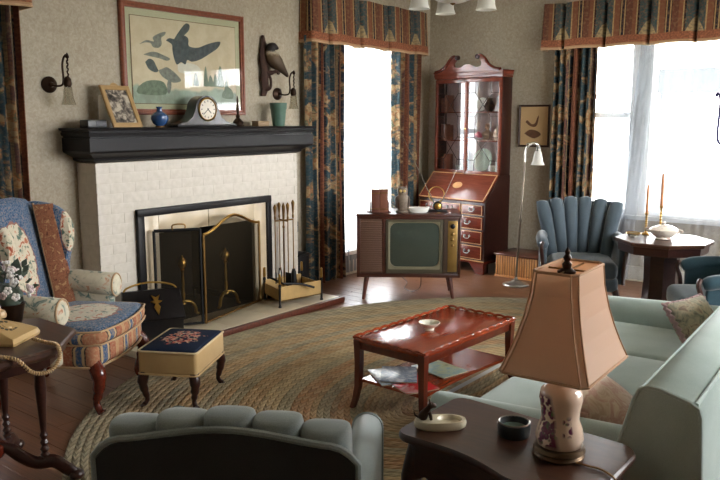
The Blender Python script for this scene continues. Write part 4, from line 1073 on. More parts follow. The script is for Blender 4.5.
# ------------------------------------------------------------------ blue channel-back armchair
TEALV = cloth('blue_grey_velvet', (62, 74, 82), (88, 101, 110), 300, .75, .6)
TEALD = cloth('deep_teal_velvet', (34, 56, 66), (52, 78, 88), 300, .75, .6)
def channel_chair(name, label, loc, rz, fab, nch=7, hz=.9):
    c = thing(name, label, 'armchair', loc, rz)
    obj('seat_base', G().rbox(-.28, .28, -.30, .26, .20, .33, .05, 3), fab, c)
    obj('seat_cushion', G().rbox(-.265, .265, -.33, .18, .31, .45, .05, 3, 4, (0, 0, .02)), fab, c, ang=80)
    h = (nch - 1) / 2
    for i in range(nch):
        q = (i - h) / h
        lp = []
        for t in range(9):
            v = t / 8
            xc = q * (.215 + .10 * v ** 1.3); yc = .25 + .10 * v - .17 * q * q * (1 - .35 * v)
            z = .34 + (hz - .34 - .02 * abs(q) + .015 * (1 - q * q)) * v - (.0)
            rx_ = (.046 + .020 * v) * (1 if t < 8 else .8); ry_ = (.048 + .008 * sin(pi * v)) * (1 if t < 8 else .7)
            a0 = math.atan2(-.34 * q, 1)
            lp.append([(xc + rx_ * cos(a) * cos(a0) - ry_ * sin(a) * sin(a0), yc + rx_ * cos(a) * sin(a0) + ry_ * sin(a) * cos(a0), z) for a in [2 * pi * k / 12 for k in range(12)]])
        last = lp[-1]; cx = sum(p[0] for p in last) / 12; cy = sum(p[1] for p in last) / 12
        lp.append([(cx + (p[0] - cx) * .2, cy + (p[1] - cy) * .2, p[2] + .014) for p in last])
        obj('back_channel', G().loft(lp), fab, c, ang=80)
    def shell(u, v):
        q = 2 * u - 1
        return (q * (.25 + .105 * v ** 1.3), .30 + .11 * v - .18 * q * q * (1 - .35 * v), .25 + (hz - .27) * v)
    obj('outer_back', G().sheet(shell, 14, 8, .03), fab, c, ang=80)
    for s in (-1, 1):
        obj('arm_pad', G().tube(spline([(s * .31, .14, .60), (s * .325, .0, .595), (s * .325, -.14, .585), (s * .32, -.22, .56)], 5), [.048] * 13 + [.044, .038, .03], 12), fab, c, ang=80)
        obj('arm_panel', G().rbox(min(s * .285, s * .335), max(s * .285, s * .335), -.2, .16, .25, .58, .02, 2), fab, c)
        obj('arm_post', G().tube(spline([(s * .325, -.235, .60), (s * .34, -.25, .56), (s * .33, -.225, .48), (s * .32, -.22, .36), (s * .32, -.24, .26)], 4), [.012, .018] + [.016] * 15, 8), MAHOGD, c)
        obj('leg', G().tube(spline([(s * .25, -.25, .23), (s * .27, -.28, .15), (s * .26, -.27, .05), (s * .28, -.29, 0)], 4), [.03, .03, .028, .026, .024, .022, .02, .018, .018, .018, .018, .02, .022], 8), MAHOGD, c)
        obj('leg', G().tube([(s * .22, .2, .22), (s * .24, .27, 0)], [.024, .016], 8), MAHOGD, c)
    return c
channel_chair('channel_back_armchair', 'blue-grey velvet channel-back armchair in front of the wide window', (-2.40, 6.13, .006), 28, TEALV, 6)
channel_chair('velvet_armchair', 'deep teal velvet armchair beside the pedestal table behind the sofa', (-1.09, 5.36, .011), -64, TEALD, 6)

# ------------------------------------------------------------------ octagonal pedestal table
ot = thing('pedestal_table', 'dark octagonal pedestal table in front of the sheer curtains', 'table', (-1.65, 5.85, .011))
def octa(r, z, rot=22.5): return [(r * cos(R(rot + 45 * k)), r * sin(R(rot + 45 * k)), z) for k in range(8)]
obj('table_top', G().loft([octa(.335, .668), octa(.35, .674), octa(.353, .694), octa(.347, .7)]), WALNUTX, ot, False)
obj('apron', G().loft([octa(.315, .605), octa(.32, .612), octa(.325, .668)]), MAHOGD, ot, False)
obj('pedestal', G().loft([octa(.155, .05), octa(.15, .07), octa(.14, .1), octa(.125, .4), octa(.13, .58), octa(.16, .606)]), MAHOGD, ot, False)
obj('plinth', G().loft([octa(.21, 0), octa(.215, .01), octa(.21, .04), octa(.17, .055)]), MAHOGD, ot, False)
def candlestick(x, y, h, hc, lab):
    t = thing('candlestick', lab, 'candlestick', (x, y, .712), group='pair of candlesticks on the pedestal table')
    pr = [(.030, 0), (.032, .006), (.022, .014), (.012, .022)]
    k = 7
    for i in range(k):
        z = .03 + (h - .05) * i / k; s = (h - .05) / k
        pr += [(.006, z), (.011, z + s * .5), (.006, z + s * .95)]
    pr += [(.013, h - .012), (.016, h), (.012, h + .002)]
    obj('stick', G().lathe(pr, 12), BRASS, t)
    obj('taper_candle', G().lathe([(.0105, h), (.010, h + hc * .8), (.007, h + hc - .004), (.002, h + hc)], 12), plain('amber_wax', (176, 112, 62), .45) if 'amber_wax' not in bpy.data.materials else bpy.data.materials['amber_wax'], t)
candlestick(-1.82, 5.97, .17, .22, 'shorter brass candlestick with amber taper beside the small dish'); candlestick(-1.745, 6.08, .22, .25, 'taller brass candlestick with amber taper behind the tureen')
tu = thing('soup_tureen', 'white lidded porcelain tureen with pink flowers on the pedestal table', 'tureen', (-1.645, 5.83, .712))
tu.scale = (.9, .9, .9)
def m_tur():
    n = NT('floral_porcelain'); v = n.co(); f = n.noise(v, 28, 2)
    return n.fin(n.mix(n.math('MULTIPLY', n.step(f, .6, .66), .6), lin((232, 222, 208)), lin((176, 120, 104))), .2, coat=.4)
TUR = m_tur()
obj('bowl', G().lathe([(.06, 0), (.068, .006), (.06, .016), (.085, .035), (.108, .06), (.118, .082), (.112, .085), (.1, .08)], 28), TUR, tu)
obj('lid', G().lathe([(.112, .083), (.1, .096), (.06, .112), (.02, .118), (.012, .122)], 28), TUR, tu)
obj('lid_knob', G().lathe([(.008, .118), (.007, .128), (.014, .138), (.008, .148), (.001, .15)], 12), TUR, tu)
for s in (-1, 1): obj('handle', G().tube(spline([(s * .11, 0, .06), (s * .14, 0, .065), (s * .145, 0, .08), (s * .115, 0, .085)], 4), .007, 8), TUR, tu)
sd = thing('glass_ashtray', 'small clear glass and brass dish beside the shorter candlestick', 'dish', (-1.86, 5.80, .712))
obj('bowl', G().lathe([(.03, 0), (.04, .004), (.055, .03), (.051, .03), (.036, .008), (.002, .006)], 20), glass_m('cut_glass', (.85, .85, .8), .25, .1), sd); obj('rim', G().tube([(.053 * cos(R(a)), .053 * sin(R(a)), .03) for a in range(0, 360, 15)], .004, 6, closed=True), BRASS, sd)
# ------------------------------------------------------------------ braided oval rug
def m_braid():
    n = NT('wool_braid'); uv = n.co('UV'); s = n.sep(uv)
    oi = n.n('ShaderNodeObjectInfo').outputs['Color']
    a = n.math('ADD', n.math('MULTIPLY', s[0], 17), n.math('MULTIPLY', n.math('ABSOLUTE', n.math('SUBTRACT', s[1], .5)), 2.0))
    fr = n.math('FRACT', a)
    cell = n.math('FLOOR', a)
    nz = n.noise(n.comb(n.math('MULTIPLY', cell, .37), n.math('MULTIPLY', n.n('ShaderNodeObjectInfo').outputs['Random'], 60), 0), 4.5, 1)
    c = n.mix(n.math('MULTIPLY', n.step(nz, .35, .75), .6), oi, lin((192, 172, 138)))
    nz2 = n.noise(n.comb(n.math('MULTIPLY', cell, .61), n.math('MULTIPLY', n.n('ShaderNodeObjectInfo').outputs['Random'], 31), 5), 5.5, 1)
    c = n.mix(n.math('MULTIPLY', n.step(nz2, .5, .7), .4), c, lin((92, 84, 70)))
    e = n.math('MULTIPLY', n.math('ABSOLUTE', n.math('SUBTRACT', fr, .5)), 2)
    c = n.mix(n.math('MULTIPLY', n.step(e, .6, 1.0), .45), c, lin((58, 46, 34)))
    n.bump(n.math('SUBTRACT', 1, e), .5, .006)
    return n.fin(c, .95, spec=.1)
BRAID = m_braid()
rug = thing('braided_rug', 'large oval braided rug in tan, rust and green under the coffee table', 'rug', (-2.2, 3.9, 0))
RA, RB = 1.97, 2.42; pit = .0385; NR = int(RA / pit)
pal = [(174, 142, 104), (180, 154, 116), (160, 138, 106), (158, 146, 118), (170, 128, 92), (186, 162, 124), (152, 120, 90), (148, 138, 114)]
rnd = random.Random(11)
seqc = [];
while len(seqc) < NR + 5: seqc += [rnd.randrange(len(pal))] * rnd.choice((1, 2, 2, 3))
for k in range(NR):
    a = RA - (k + .5) * pit; b = a + (RB - RA)
    n = 140 if k < 45 else 90
    prof = [(-.5, 0), (-.47, .55), (-.25, .92), (0, 1), (.25, .92), (.47, .55), (.5, 0)]
    vs = []; fc = []; uvs = []; ln = 0; prev = None; m = len(prof)
    for i in range(n + 1):
        t = 2 * pi * i / n
        nx, ny = cos(t) / max(a, .01), sin(t) / b; l = math.hypot(nx, ny); nx /= l; ny /= l
        c = (a * cos(t), b * sin(t))
        if prev: ln += math.hypot(c[0] - prev[0], c[1] - prev[1])
        prev = c
        for (o_, h) in prof:
            vs.append((c[0] + nx * o_ * pit, c[1] + ny * o_ * pit, -.0005 + .0115 * h)); uvs.append((ln, o_ + .5))
    for i in range(n):
        for j_ in range(m - 1): fc.append((i * m + j_, i * m + j_ + 1, (i + 1) * m + j_ + 1, (i + 1) * m + j_))
    fc = [f[::-1] for f in fc]
    o = obj('braid_ring', G().add(vs, fc, None, uvs), BRAID, rug, ang=80)
    o.color = lin(pal[seqc[k]])
obj('rug_centre', G().rbox(-.02, .02, -(RB - RA), RB - RA, .001, .012, .005, 1), BRAID, rug)

# ------------------------------------------------------------------ coffee table
ct = thing('coffee_table', 'polished red-brown coffee table with scalloped rim and lower shelf', 'coffee table', (-2.235, 3.605, .0115), -3)
cw, cl_ = .24, .46; zt = .422
obj('table_top', G().rbox(-cw, cw, -cl_, cl_, zt - .04, zt - .022, .004, 1), CHERRY, ct)
g = G()
def scal(p, q, n):
    for i in range(n):
        t = (i + .5) / n; a = Vector(p).lerp(Vector(q), t); d = (Vector(q) - Vector(p)) / n * .5
        pts = [(a - d) + Vector((0, 0, .0)), a - d * .5 + Vector((0, 0, .005)), a + Vector((0, 0, .007)), a + d * .5 + Vector((0, 0, .005)), a + d]
        g.tube([tuple(x) for x in pts], .008, 6)
zc = zt - .018
scal((-cw, -cl_, zc), (cw, -cl_, zc), 7); scal((-cw, cl_, zc), (cw, cl_, zc), 7); scal((-cw, -cl_, zc), (-cw, cl_, zc), 12); scal((cw, -cl_, zc), (cw, cl_, zc), 12)
obj('scalloped_rim', g, CHERRY, ct)
obj('apron', G().rbox(-cw + .012, cw - .012, -cl_ + .012, cl_ - .012, zt - .085, zt - .038, .004, 1), CHERRYD, ct)
for sx in (-1, 1):
    for sy in (-1, 1):
        lp = []
        for z, ix, h in ((zt - .03, .02, .021), (.25, .022, .018), (.12, .018, .016), (.05, .008, .014), (0, -.004, .013)):
            x, y = sx * (cw - ix), sy * (cl_ - ix)
            lp.append([(x - h, y - h, z), (x + h, y - h, z), (x + h, y + h, z), (x - h, y + h, z)])
        obj('leg', G().loft(lp), CHERRYD, ct, ang=30)
sh = []
for i in range(41):
    t = i / 40; y = -cl_ + .03 + t * (2 * cl_ - .06); sh.append((cw - .045 + .02 * (2 * t - 1) ** 2, y))
sh = sh + [(-x, y) for x, y in sh[::-1]]
obj('lower_shelf', G().prism(sh, .150, .166), CHERRY, ct, False)
def ctp(x, y, z):
    a = R(-3); return (-2.235 + cos(a) * x - sin(a) * y, 3.605 + sin(a) * x + cos(a) * y, z + .0115)
def onray(): pass
bw = thing('white_bowl', 'small white flared bowl on the coffee table', 'bowl', ctp(-.02, -.055, zt - .0215))
bw.scale = (.9, .9, .72)
obj('bowl', G().lathe([(.03, 0), (.032, .012), (.028, .016), (.05, .035), (.066, .055), (.069, .062), (.064, .062), (.045, .035), (.002, .022)], 26), plain('ivory_glass', (232, 226, 208), .25), bw)
def m_mag(name, cols, seed, sc=7):
    n = NT(name); v = n.co(); m = n.n('ShaderNodeVectorMath', operation='ADD'); n.put(m.inputs[0], v); m.inputs[1].default_value = (seed, seed * 2, 0)
    f = n.noise(m.outputs[0], sc, 4, .6, .8)
    k = len(cols)
    return n.fin(n.ramp(f, [(.3 + .4 * i / (k - 1), lin(c)) for i, c in enumerate(cols)]), .25)
MG = [m_mag('cover_blue', [(70, 86, 110), (176, 186, 196), (226, 228, 226), (120, 130, 140)], 3), m_mag('cover_red', [(176, 34, 40), (190, 46, 46), (226, 214, 206)], 9, 5), m_mag('cover_landscape', [(96, 124, 104), (196, 200, 158), (150, 176, 176), (206, 196, 130)], 14), m_mag('cover_grey', [(190, 196, 200), (120, 130, 146), (226, 226, 224)], 21, 9)]
for k, (x, y, rz, w_, h_, z, lab) in enumerate(((-.10, -.30, 60, .20, .27, .1665, 'blue-grey magazine fanned on the coffee table shelf'), (.06, -.33, 70, .2, .27, .1665, 'red and white magazine at the corner of the coffee table shelf'), (.03, -.02, 82, .2, .27, .1665, 'green landscape magazine in the middle of the coffee table shelf'), (-.07, -.27, 40, .2, .26, .1745, 'pale grey magazine lying on top of the blue-grey one'))):
    mg = thing('magazine', lab, 'magazine', ctp(x, y, z), rz - 6, 'magazines on the coffee table shelf')
    obj('pages', G().rbox(-w_ / 2 + .003, w_ / 2 - .003, -h_ / 2 + .003, h_ / 2 - .003, 0.0005, .006, .001, 1), PAGE, mg)
    obj('cover', G().rbox(-w_ / 2, w_ / 2, -h_ / 2, h_ / 2, .006, .0075, .0005, 1), MG[k], mg)

# ------------------------------------------------------------------ sofa
MINT = cloth('mint_sofa_cloth', (150, 166, 160), (178, 192, 186), 420, .85, .35)
so = thing('sofa', 'pale mint upholstered sofa with welted edges behind the lamp table', 'sofa', (-1.03, 3.37, .010), 2.5)
YN, YP = -1.06, 1.06
bk_prof = [(.19, .40), (.27, .72), (.285, .755), (.31, .768), (.35, .765), (.435, .742), (.46, .728), (.468, .70), (.50, .16), (.46, .14), (.2, .14)]
def prof_loop(pts, y, s=1): return [(x, y, z) for x, z in pts]
def inset(pts, d):
    cx = sum(p[0] for p in pts) / len(pts); cz = sum(p[1] for p in pts) / len(pts)
    return [(x + (cx - x) * d, z + (cz - z) * d) for x, z in pts]
obj('back', G().loft([prof_loop(inset(bk_prof, .05), YN), prof_loop(bk_prof, YN + .012), prof_loop(bk_prof, YP - .012), prof_loop(inset(bk_prof, .05), YP)]), MINT, so, ang=50)
obj('seat_frame', G().rbox(-.44, .25, YN + .1, YP - .1, .13, .30, .02, 2), MINT, so)
cwid = (YP - YN - .30) / 3
for k in range(3):
    y0 = YN + .15 + k * cwid
    obj('seat_cushion', G().rbox(-.475, .24, y0 + .002, y0 + cwid - .002, .29, .445, .04, 3, 4, (0, 0, .012)), MINT, so, ang=80)
for s in (-1, 1):
    y = s * (YP - .078)
    pr = arc(0, .485, .078, 0, 180, 10)
    prof = [(.074, .14)] + [(a, b) for a, b in pr] + [(-.074, .14)]
    lp = []
    for x, sc_, dz in ((-.49, .72, 0), (-.48, .92, 0), (-.455, 1, 0), (.30, 1, .03)):
        lp.append([(x, y + a * sc_, .3 + (b - .3) * (sc_ * .15 + .85) + (dz if b > .3 else 0)) for a, b in prof])
    obj('arm', G().loft(lp), MINT, so, ang=50)
    ye = s * (YP - .004)
    obj('welt', G().tube([(x, ye, z) for x, z in bk_prof[:9]], .007, 6), MINT, so)
    for x in (-.44, .42): obj('leg', G().lathe([(.016, 0), (.026, .14)], 12, T(x, s * .98, 0)), WALNUT, so)
for (x, z) in ((.29, .757), (.452, .738)): obj('welt', G().tube([(x, YN + .01, z), (x, YP - .01, z)], .007, 6), MINT, so)
def m_pillow(name, cs, sc=14):
    n = NT(name); v = n.co(); f = n.noise(v, sc, 3, .6, .6); g2 = n.noise(v, 300, 1); n.bump(g2, .2, .002)
    k = len(cs); return n.fin(n.ramp(f, [(.34 + .3 * i / (k - 1), lin(c)) for i, c in enumerate(cs)]), .9, sheen=.2, spec=.1)
def pillow(label, loc, rot, size, m1, m2):
    t = thing('throw_pillow', label, 'pillow', loc)
    t.rotation_euler = tuple(R(a) for a in rot)
    w_ = size / 2
    def pin(x, y, z):
        u, v = x / w_, y / w_
        k = (1 - abs(u) ** 2.4) * (1 - abs(v) ** 2.4)
        return (x * (1 - .06 * (1 - v * v)), y * (1 - .06 * (1 - u * u)), z * (.12 + .88 * max(k, 0) ** .5))
    obj('case', G().rbox(-w_, w_, -w_, w_, -.07, .07, .02, 2, 10, fn=pin), m1, t, ang=80)
    n = 96; pts = []
    for i in range(n):
        q = i / n * 4; sd_ = int(q); f = q - sd_; e = 2 * f - 1
        a, b = [(e, -1), (1, e), (-e, 1), (-1, -e)][sd_]
        k = 1.0
        x = a * w_ * (1 - .06 * (1 - b * b)); y = b * w_ * (1 - .06 * (1 - a * a))
        pts.append((x, y, .012 * sin(i * pi / 1.5)))
    obj('ruffle', G().tube(pts, .014, 6, closed=True, flat=(.6, 1)), m2, t, ang=80)
PIL1 = m_pillow('rose_tan_pillow', [(186, 158, 136), (204, 180, 158), (190, 150, 136), (212, 190, 168)])
PIL2 = m_pillow('grey_floral_pillow', [(112, 110, 98), (150, 146, 128), (176, 164, 140), (128, 110, 98)], 20)
pillow('rose-tan ruffled throw pillow behind the table lamp', (-.94, 2.66, .56), (14, 34, 30), .36, PIL1, plain('rose_ruffle', (178, 140, 124), .9))
pillow('grey floral throw pillow at the far arm of the sofa', (-.95, 4.02, .57), (8, 52, -20), .27, PIL2, plain('mauve_ruffle', (170, 140, 140), .9))

# ------------------------------------------------------------------ lamp table
et = thing('lamp_table', 'dark walnut side table with serpentine front beside the sofa', 'side table', (-.985, 2.03, .0))
ZT = .62
pts = [(-.285, -.165), (-.22, -.165), (-.14, -.165), (-.06, -.175), (.02, -.20), (.10, -.232), (.18, -.235), (.26, -.215)]
front = spline([(a, b, 0) for a, b in pts], 5)
outl = [(p[0], p[1]) for p in front] + arc(.265, -.145, .07, -70, 0, 5) + arc(.265, .125, .07, 0, 90, 6) + arc(-.285, .19, .045, 90, 180, 5) + arc(-.285, -.12, .045, 180, 270, 5)
def scl(o, s): return [(x * s, y * s) for x, y in o]
obj('table_top', G().loft([[(x, y, ZT - .026) for x, y in scl(outl, .985)], [(x, y, ZT - .02) for x, y in outl], [(x, y, ZT - .008) for x, y in outl], [(x, y, ZT) for x, y in scl(outl, .985)]]), WALNUTX, et, ang=30)
obj('apron', G().prism(scl(outl, .9), ZT - .11, ZT - .026), WALNUT, et, True, ang=40)
for x, y in ((-.265, -.11), (.265, -.13), (-.265, .17), (.255, .13)):
    sx, sy = (1 if x > 0 else -1), (1 if y > 0 else -1)
    obj('leg', G().tube(spline([(x, y, ZT - .03), (x + sx * .018, y + sy * .018, ZT - .15), (x + sx * .012, y + sy * .012, ZT - .26), (x - sx * .01, y - sy * .01, .2), (x + sx * .0, y, .05), (x + sx * .03, y + sy * .03, .0)], 4), [.032] * 4 + [.034] * 4 + [.026] * 4 + [.02] * 4 + [.016] * 4 + [.02], 10), WALNUT, et)
obj('scalloped_skirt', G().prism([(-.27, 0), (-.27, -.05), (-.22, -.03), (-.17, -.055), (-.1, -.03), (-.03, -.06), (.05, -.03), (.13, -.06), (.2, -.03), (.27, -.05), (.27, 0)], 0, .012, Matrix(((1, 0, 0, 0), (0, 0, -1, -.135), (0, 1, 0, ZT - .1), (0, 0, 0, 1)))), WALNUT, et, False)

# table lamp
def m_lampvase():
    n = NT('lamp_porcelain'); v = n.co(); s = n.sep(v)
    ang = n.math('ARCTAN2', s[1], s[0])
    ring = n.math('ABSOLUTE', n.math('ADD', n.math('SUBTRACT', ang, -1.95), n.math('MULTIPLY', n.math('SUBTRACT', s[2], .12), 3.0)))
    ring2 = n.math('ABSOLUTE', n.math('SUBTRACT', ang, -.8))
    vz = n.vor(v, 55)
    near = n.math('SUBTRACT', 1, n.step(ring, .42, .62))
    lo = n.math('MULTIPLY', n.step(s[2], .03, .05), n.math('SUBTRACT', 1, n.step(s[2], .185, .2)))
    m = n.math('MULTIPLY', n.math('MULTIPLY', near, lo), n.math('SUBTRACT', 1, n.step(vz, .62, .72)))
    near2 = n.math('MULTIPLY', n.math('SUBTRACT', 1, n.step(ring2, .18, .28)), n.math('MULTIPLY', n.step(s[2], .075, .085), n.math('SUBTRACT', 1, n.step(s[2], .125, .14))))
    m = n.math('MAXIMUM', m, n.math('MULTIPLY', near2, n.math('SUBTRACT', 1, n.step(vz, .45, .55))))
    pc = n.ramp(n.noise(v, 60, 2), [(.35, lin((84, 24, 52))), (.55, lin((112, 40, 76))), (.68, lin((86, 108, 72)))])
    return n.fin(n.mix(m, n.mix(n.noise(v, 8, 2), lin((226, 196, 172)), lin((238, 214, 192))), pc), .2, coat=.5)
tl_ = thing('table_lamp', 'porcelain vase lamp painted with purple flowers under a tan bell shade', 'table lamp', (-.832, 2.03, ZT), 0)
obj('base', G().lathe([(.072, 0), (.075, .006), (.07, .014), (.076, .02), (.072, .032), (.05, .036)], 28), plain('lamp_base_bronze', (96, 76, 54), .4, .7), tl_)
obj('vase_body', G().lathe([(.05, .03), (.064, .036), (.070, .06), (.064, .09), (.054, .115), (.057, .145), (.063, .175), (.059, .2), (.042, .216), (.03, .222)], 32), m_lampvase(), tl_, ang=80)
obj('neck', G().lathe([(.03, .22), (.032, .228), (.02, .236), (.022, .258), (.014, .27), (.008, .28), (.008, .565)], 14), OLDBRASS, tl_)
SHADE = frost('tan_shade_cloth', (242, 212, 184), .55)
def shade_loop(hx, hy, ch, z):
    a, b = hx - ch, hy - ch
    return [(hx, -b, z), (hx, b, z), (a, hy, z), (-a, hy, z), (-hx, b, z), (-hx, -b, z), (-a, -hy, z), (a, -hy, z)]
shp = []
for t in (0, .08, .2, .35, .55, .78, 1):
    k = (1 - t) ** 1.7
    shp.append((.0 + .285 * t, .064 + .064 * k, .118 + .066 * k, .016))
Ms = Matrix.Rotation(R(2), 4, 'Z') @ Matrix.Translation((0, .02, .276))
sho = obj('lampshade', G().loft([shade_loop(hx, hy, c, z) for z, hx, hy, c in shp] + [shade_loop(hx - .003, hy - .003, c, z) for z, hx, hy, c in shp[::-1]], Ms, cap=False), SHADE, tl_, False)
TRIMC = cloth('shade_braid', (186, 146, 112), (206, 168, 134))
for i in range(8):
    pts = []
    for z, hx, hy, c in shp: pts.append(Ms @ Vector(shade_loop(hx + .001, hy + .001, c, z)[i]))
    obj('shade_rib', G().tube([tuple(p) for p in pts], .0026, 6), TRIMC, sho)
for z, hx, hy, c in (shp[0], shp[-1]): obj('shade_binding', G().tube([tuple(Ms @ Vector(p)) for p in shade_loop(hx, hy, c, z)], .0045, 6, closed=True), TRIMC, sho)
obj('spider', G().tube([tuple(Ms @ Vector((-.062, 0, .278))), tuple(Ms @ Vector((.062, 0, .278)))], .003, 6).tube([tuple(Ms @ Vector((0, -.115, .278))), tuple(Ms @ Vector((0, .115, .278)))], .003, 6), OLDBRASS, tl_)
obj('finial', G().lathe([(.026, .548), (.026, .554), (.012, .562), (.014, .574), (.007, .582), (.012, .592), (.006, .602), (.008, .61), (.001, .622)], 14), BRONZE, tl_)
lc = obj('cord', G().tube(spline([(-.77, 2.0, ZT + .004), (-.73, 2.0, ZT + .004), (-.69, 2.0, ZT + .004), (-.645, 1.97, ZT + .003), (-.62, 1.95, ZT - .03), (-.60, 1.95, .4), (-.60, 1.95, .01)], 6), .0032, 6), plain('tan_cord', (170, 130, 76), .6), tl_, world=True)
# onyx dish with dog
od = thing('onyx_ashtray', 'kidney-shaped onyx ashtray with a dark dog figure on the lamp table', 'ashtray', (-1.215, 1.985, ZT + .0005), 40)
ONYX = plain('pale_onyx', (214, 204, 176), .2, var=.1, scale=14, coat=.4)
def kid(s, z): return [((.085 * s) * cos(2 * pi * k / 32), (.046 * s) * sin(2 * pi * k / 32) * (1 + .12 * cos(2 * 2 * pi * k / 32)), z) for k in range(32)]
def bowl(s, z): return [(.03 + .04 * s * cos(2 * pi * k / 32), .033 * s * sin(2 * pi * k / 32), z) for k in range(32)]
obj('tray', G().loft([kid(.9, 0), kid(.98, .006), kid(1, .018), kid(.96, .028), bowl(1, .028), bowl(.85, .016), bowl(.3, .012)]), ONYX, od, ang=50)
dg = spline([(-.062, 0, .028), (-.055, 0, .04), (-.045, 0, .056), (-.036, 0, .068), (-.028, 0, .074), (-.014, 0, .07)], 3)
obj('dog_body', G().tube(dg, [.012, .015, .016, .016, .015, .013, .011, .010, .009, .009, .010, .011, .011, .009, .007, .004], 10), BRONZE, od)
for s in (-1, 1):
    obj('dog_leg', G().tube([(-.038, s * .008, .055), (-.032, s * .009, .04), (-.031, s * .009, .028)], [.006, .005, .005], 8), BRONZE, od)
    obj('dog_ear', G().tube([(-.032, s * .006, .078), (-.036, s * .010, .092)], [.005, .001], 6), BRONZE, od)
obj('dog_tail', G().tube([(-.07, 0, .034), (-.082, 0, .042), (-.086, 0, .055)], [.004, .003, .001], 6), BRONZE, od)
rd = thing('round_dish', 'round dark pottery dish with blue-green glazed centre on the lamp table', 'dish', (-1.0, 2.075, ZT + .0005))
obj('bowl', G().lathe([(.046, 0), (.05, .005), (.052, .03), (.05, .042), (.045, .044), (.042, .03), (.038, .022)], 28), plain('dark_pottery', (40, 46, 48), .35, var=.2), rd)
obj('glazed_centre', G().lathe([(.041, .02), (.041, .026), (.002, .024)], 24), plain('blue_green_glaze', (112, 138, 130), .15, var=.35, scale=40), rd)
obj('rim_band', G().tube([(.0475 * cos(R(a)), .0475 * sin(R(a)), .044) for a in range(0, 360, 15)], .003, 6, closed=True), SILVER, rd)

# ------------------------------------------------------------------ tufted chair seen from behind
GREYV = cloth('grey_green_tufted_cloth', (124, 134, 132), (156, 165, 162), 380, .8, .4)
BACKC = cloth('shade_darkened_back_cloth', (46, 46, 46), (60, 60, 60), 380)  # shade on the chair's outer back, put into a darker cloth colour
tc = thing('tufted_armchair', 'grey-green tufted armchair seen from behind, facing the fireplace', 'armchair', (-1.63, 1.555, .010), 213)
def camel(x): return .738 + .019 * (1 + cos(pi * x / .34)) - .045 * max(0, (abs(x) - .28) / .075) ** 2.2
N_ = 30
xs = [-.355 + .71 * i / N_ for i in range(N_ + 1)]
loopb = lambda y, ins: [(x * (1 - ins), y, camel(x) - ins * .3) for x in xs] + [(.345 * (1 - ins), y, .16), (-.345 * (1 - ins), y, .16)]
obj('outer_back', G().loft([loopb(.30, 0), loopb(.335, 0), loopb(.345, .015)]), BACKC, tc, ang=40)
obj('back_welt', G().tube([(-.36, .335, .3)] + [(x * 1.01, .335, camel(x) + .004) for x in xs] + [(.36, .335, .3)], .010, 8), GREYV, tc)
nl = 5; lw = .132
for i in range(nl):
    x0 = (i - (nl - 1) / 2) * lw
    lp = []
    for v, (zz, k) in enumerate(((0, 1), (.25, 1), (.5, 1), (.72, 1), (.86, 1), (.93, .96), (.97, .86), (.99, .7), (1.0, .4))):
        z = .42 + (camel(x0 * .9) + .03 - .42) * zz; yc = .19 + .075 * zz
        lp.append([(x0 + lw * .53 * (abs(cos(a)) ** .5) * (1 if cos(a) > 0 else -1) * (.72 + .28 * k), yc + .075 * k * (abs(sin(a)) ** .9) * (1 if sin(a) > 0 else -1) + (1 - k) * .02, z) for a in [2 * pi * q / 20 for q in range(20)]])
    obj('tufted_roll', G().loft(lp), GREYV, tc, ang=80)
    obj('tuft_button', G().ell((x0 + lw / 2, .125, .60), (.012, .008, .012), 10, 6), GREYV, tc)
obj('seat_base', G().rbox(-.31, .31, -.36, .27, .16, .32, .03, 2), GREYV, tc)
obj('seat_cushion', G().rbox(-.27, .27, -.39, .18, .31, .45, .05, 3, 4, (0, 0, .02)), GREYV, tc, ang=80)
for s in (-1, 1):
    lp = []
    for y, sc_, dz in ((-.315, .8, -.012), (-.30, 1, 0), (-.1, 1, .0), (.12, 1.0, .0), (.28, .95, .0)):
        pr = [(.05, .18)] + [(a, b) for a, b in arc(0, .53, .05, 0, 180, 10)] + [(-.05, .18)]
        lp.append([(s * .335 + a * sc_, y, b + (dz if b > .3 else 0)) for a, b in pr])
    obj('arm', G().loft(lp), GREYV, tc, ang=50)
    obj('arm_welt', G().tube([(s * .335 + a, -.305, b) for a, b in [(.05, .2)] + arc(0, .53, .049, 0, 180, 10) + [(-.05, .2)]], .007, 6), GREYV, tc)
    for y in (-.3, .27): obj('leg', G().lathe([(.014, 0), (.024, .17)], 10, T(s * .29, y, 0)), MAHOGD, tc)
# ------------------------------------------------------------------ tapestry wing chair
def m_tap(name, cx, cz, rx, rz, ax, border=True, ground=((50, 76, 106), (92, 114, 138))):
    """blue ground, cream medallion with flowers; ax = indices of the two pattern axes"""
    n = NT(name); v = n.co(); s = n.sep(v)
    nz = n.noise(v, 95, 3); big = n.noise(v, 14, 3, .6, .5)
    a = n.math('DIVIDE', n.math('SUBTRACT', s[ax[0]], cx), rx); b = n.math('DIVIDE', n.math('SUBTRACT', s[ax[1]], cz), rz)
    d = n.math('SQRT', n.math('ADD', n.math('MULTIPLY', a, a), n.math('MULTIPLY', b, b)))
    d = n.math('ADD', d, n.math('MULTIPLY', n.math('SUBTRACT', big, .5), .5))
    bl = n.ramp(nz, [(.38, lin(ground[0])), (.52, lin(ground[1])), (.64, lin((140, 128, 128)))])
    fl = n.ramp(n.noise(v, 24, 3, .6, .5), [(.36, lin((96, 116, 104))), (.42, lin((206, 196, 170))), (.56, lin((214, 204, 182))), (.62, lin((196, 130, 98))), (.69, lin((150, 74, 56)))])
    med = n.math('SUBTRACT', 1, n.step(d, .98, 1.0)); edge = n.math('SUBTRACT', 1, n.step(d, 1.06, 1.08))
    c = n.mix(edge, bl, lin((150, 106, 96))); c = n.mix(med, c, fl)
    n.bump(n.noise(v, 500, 1), .3, .002)
    return n.fin(c, .9, spec=.1, sheen=.2)
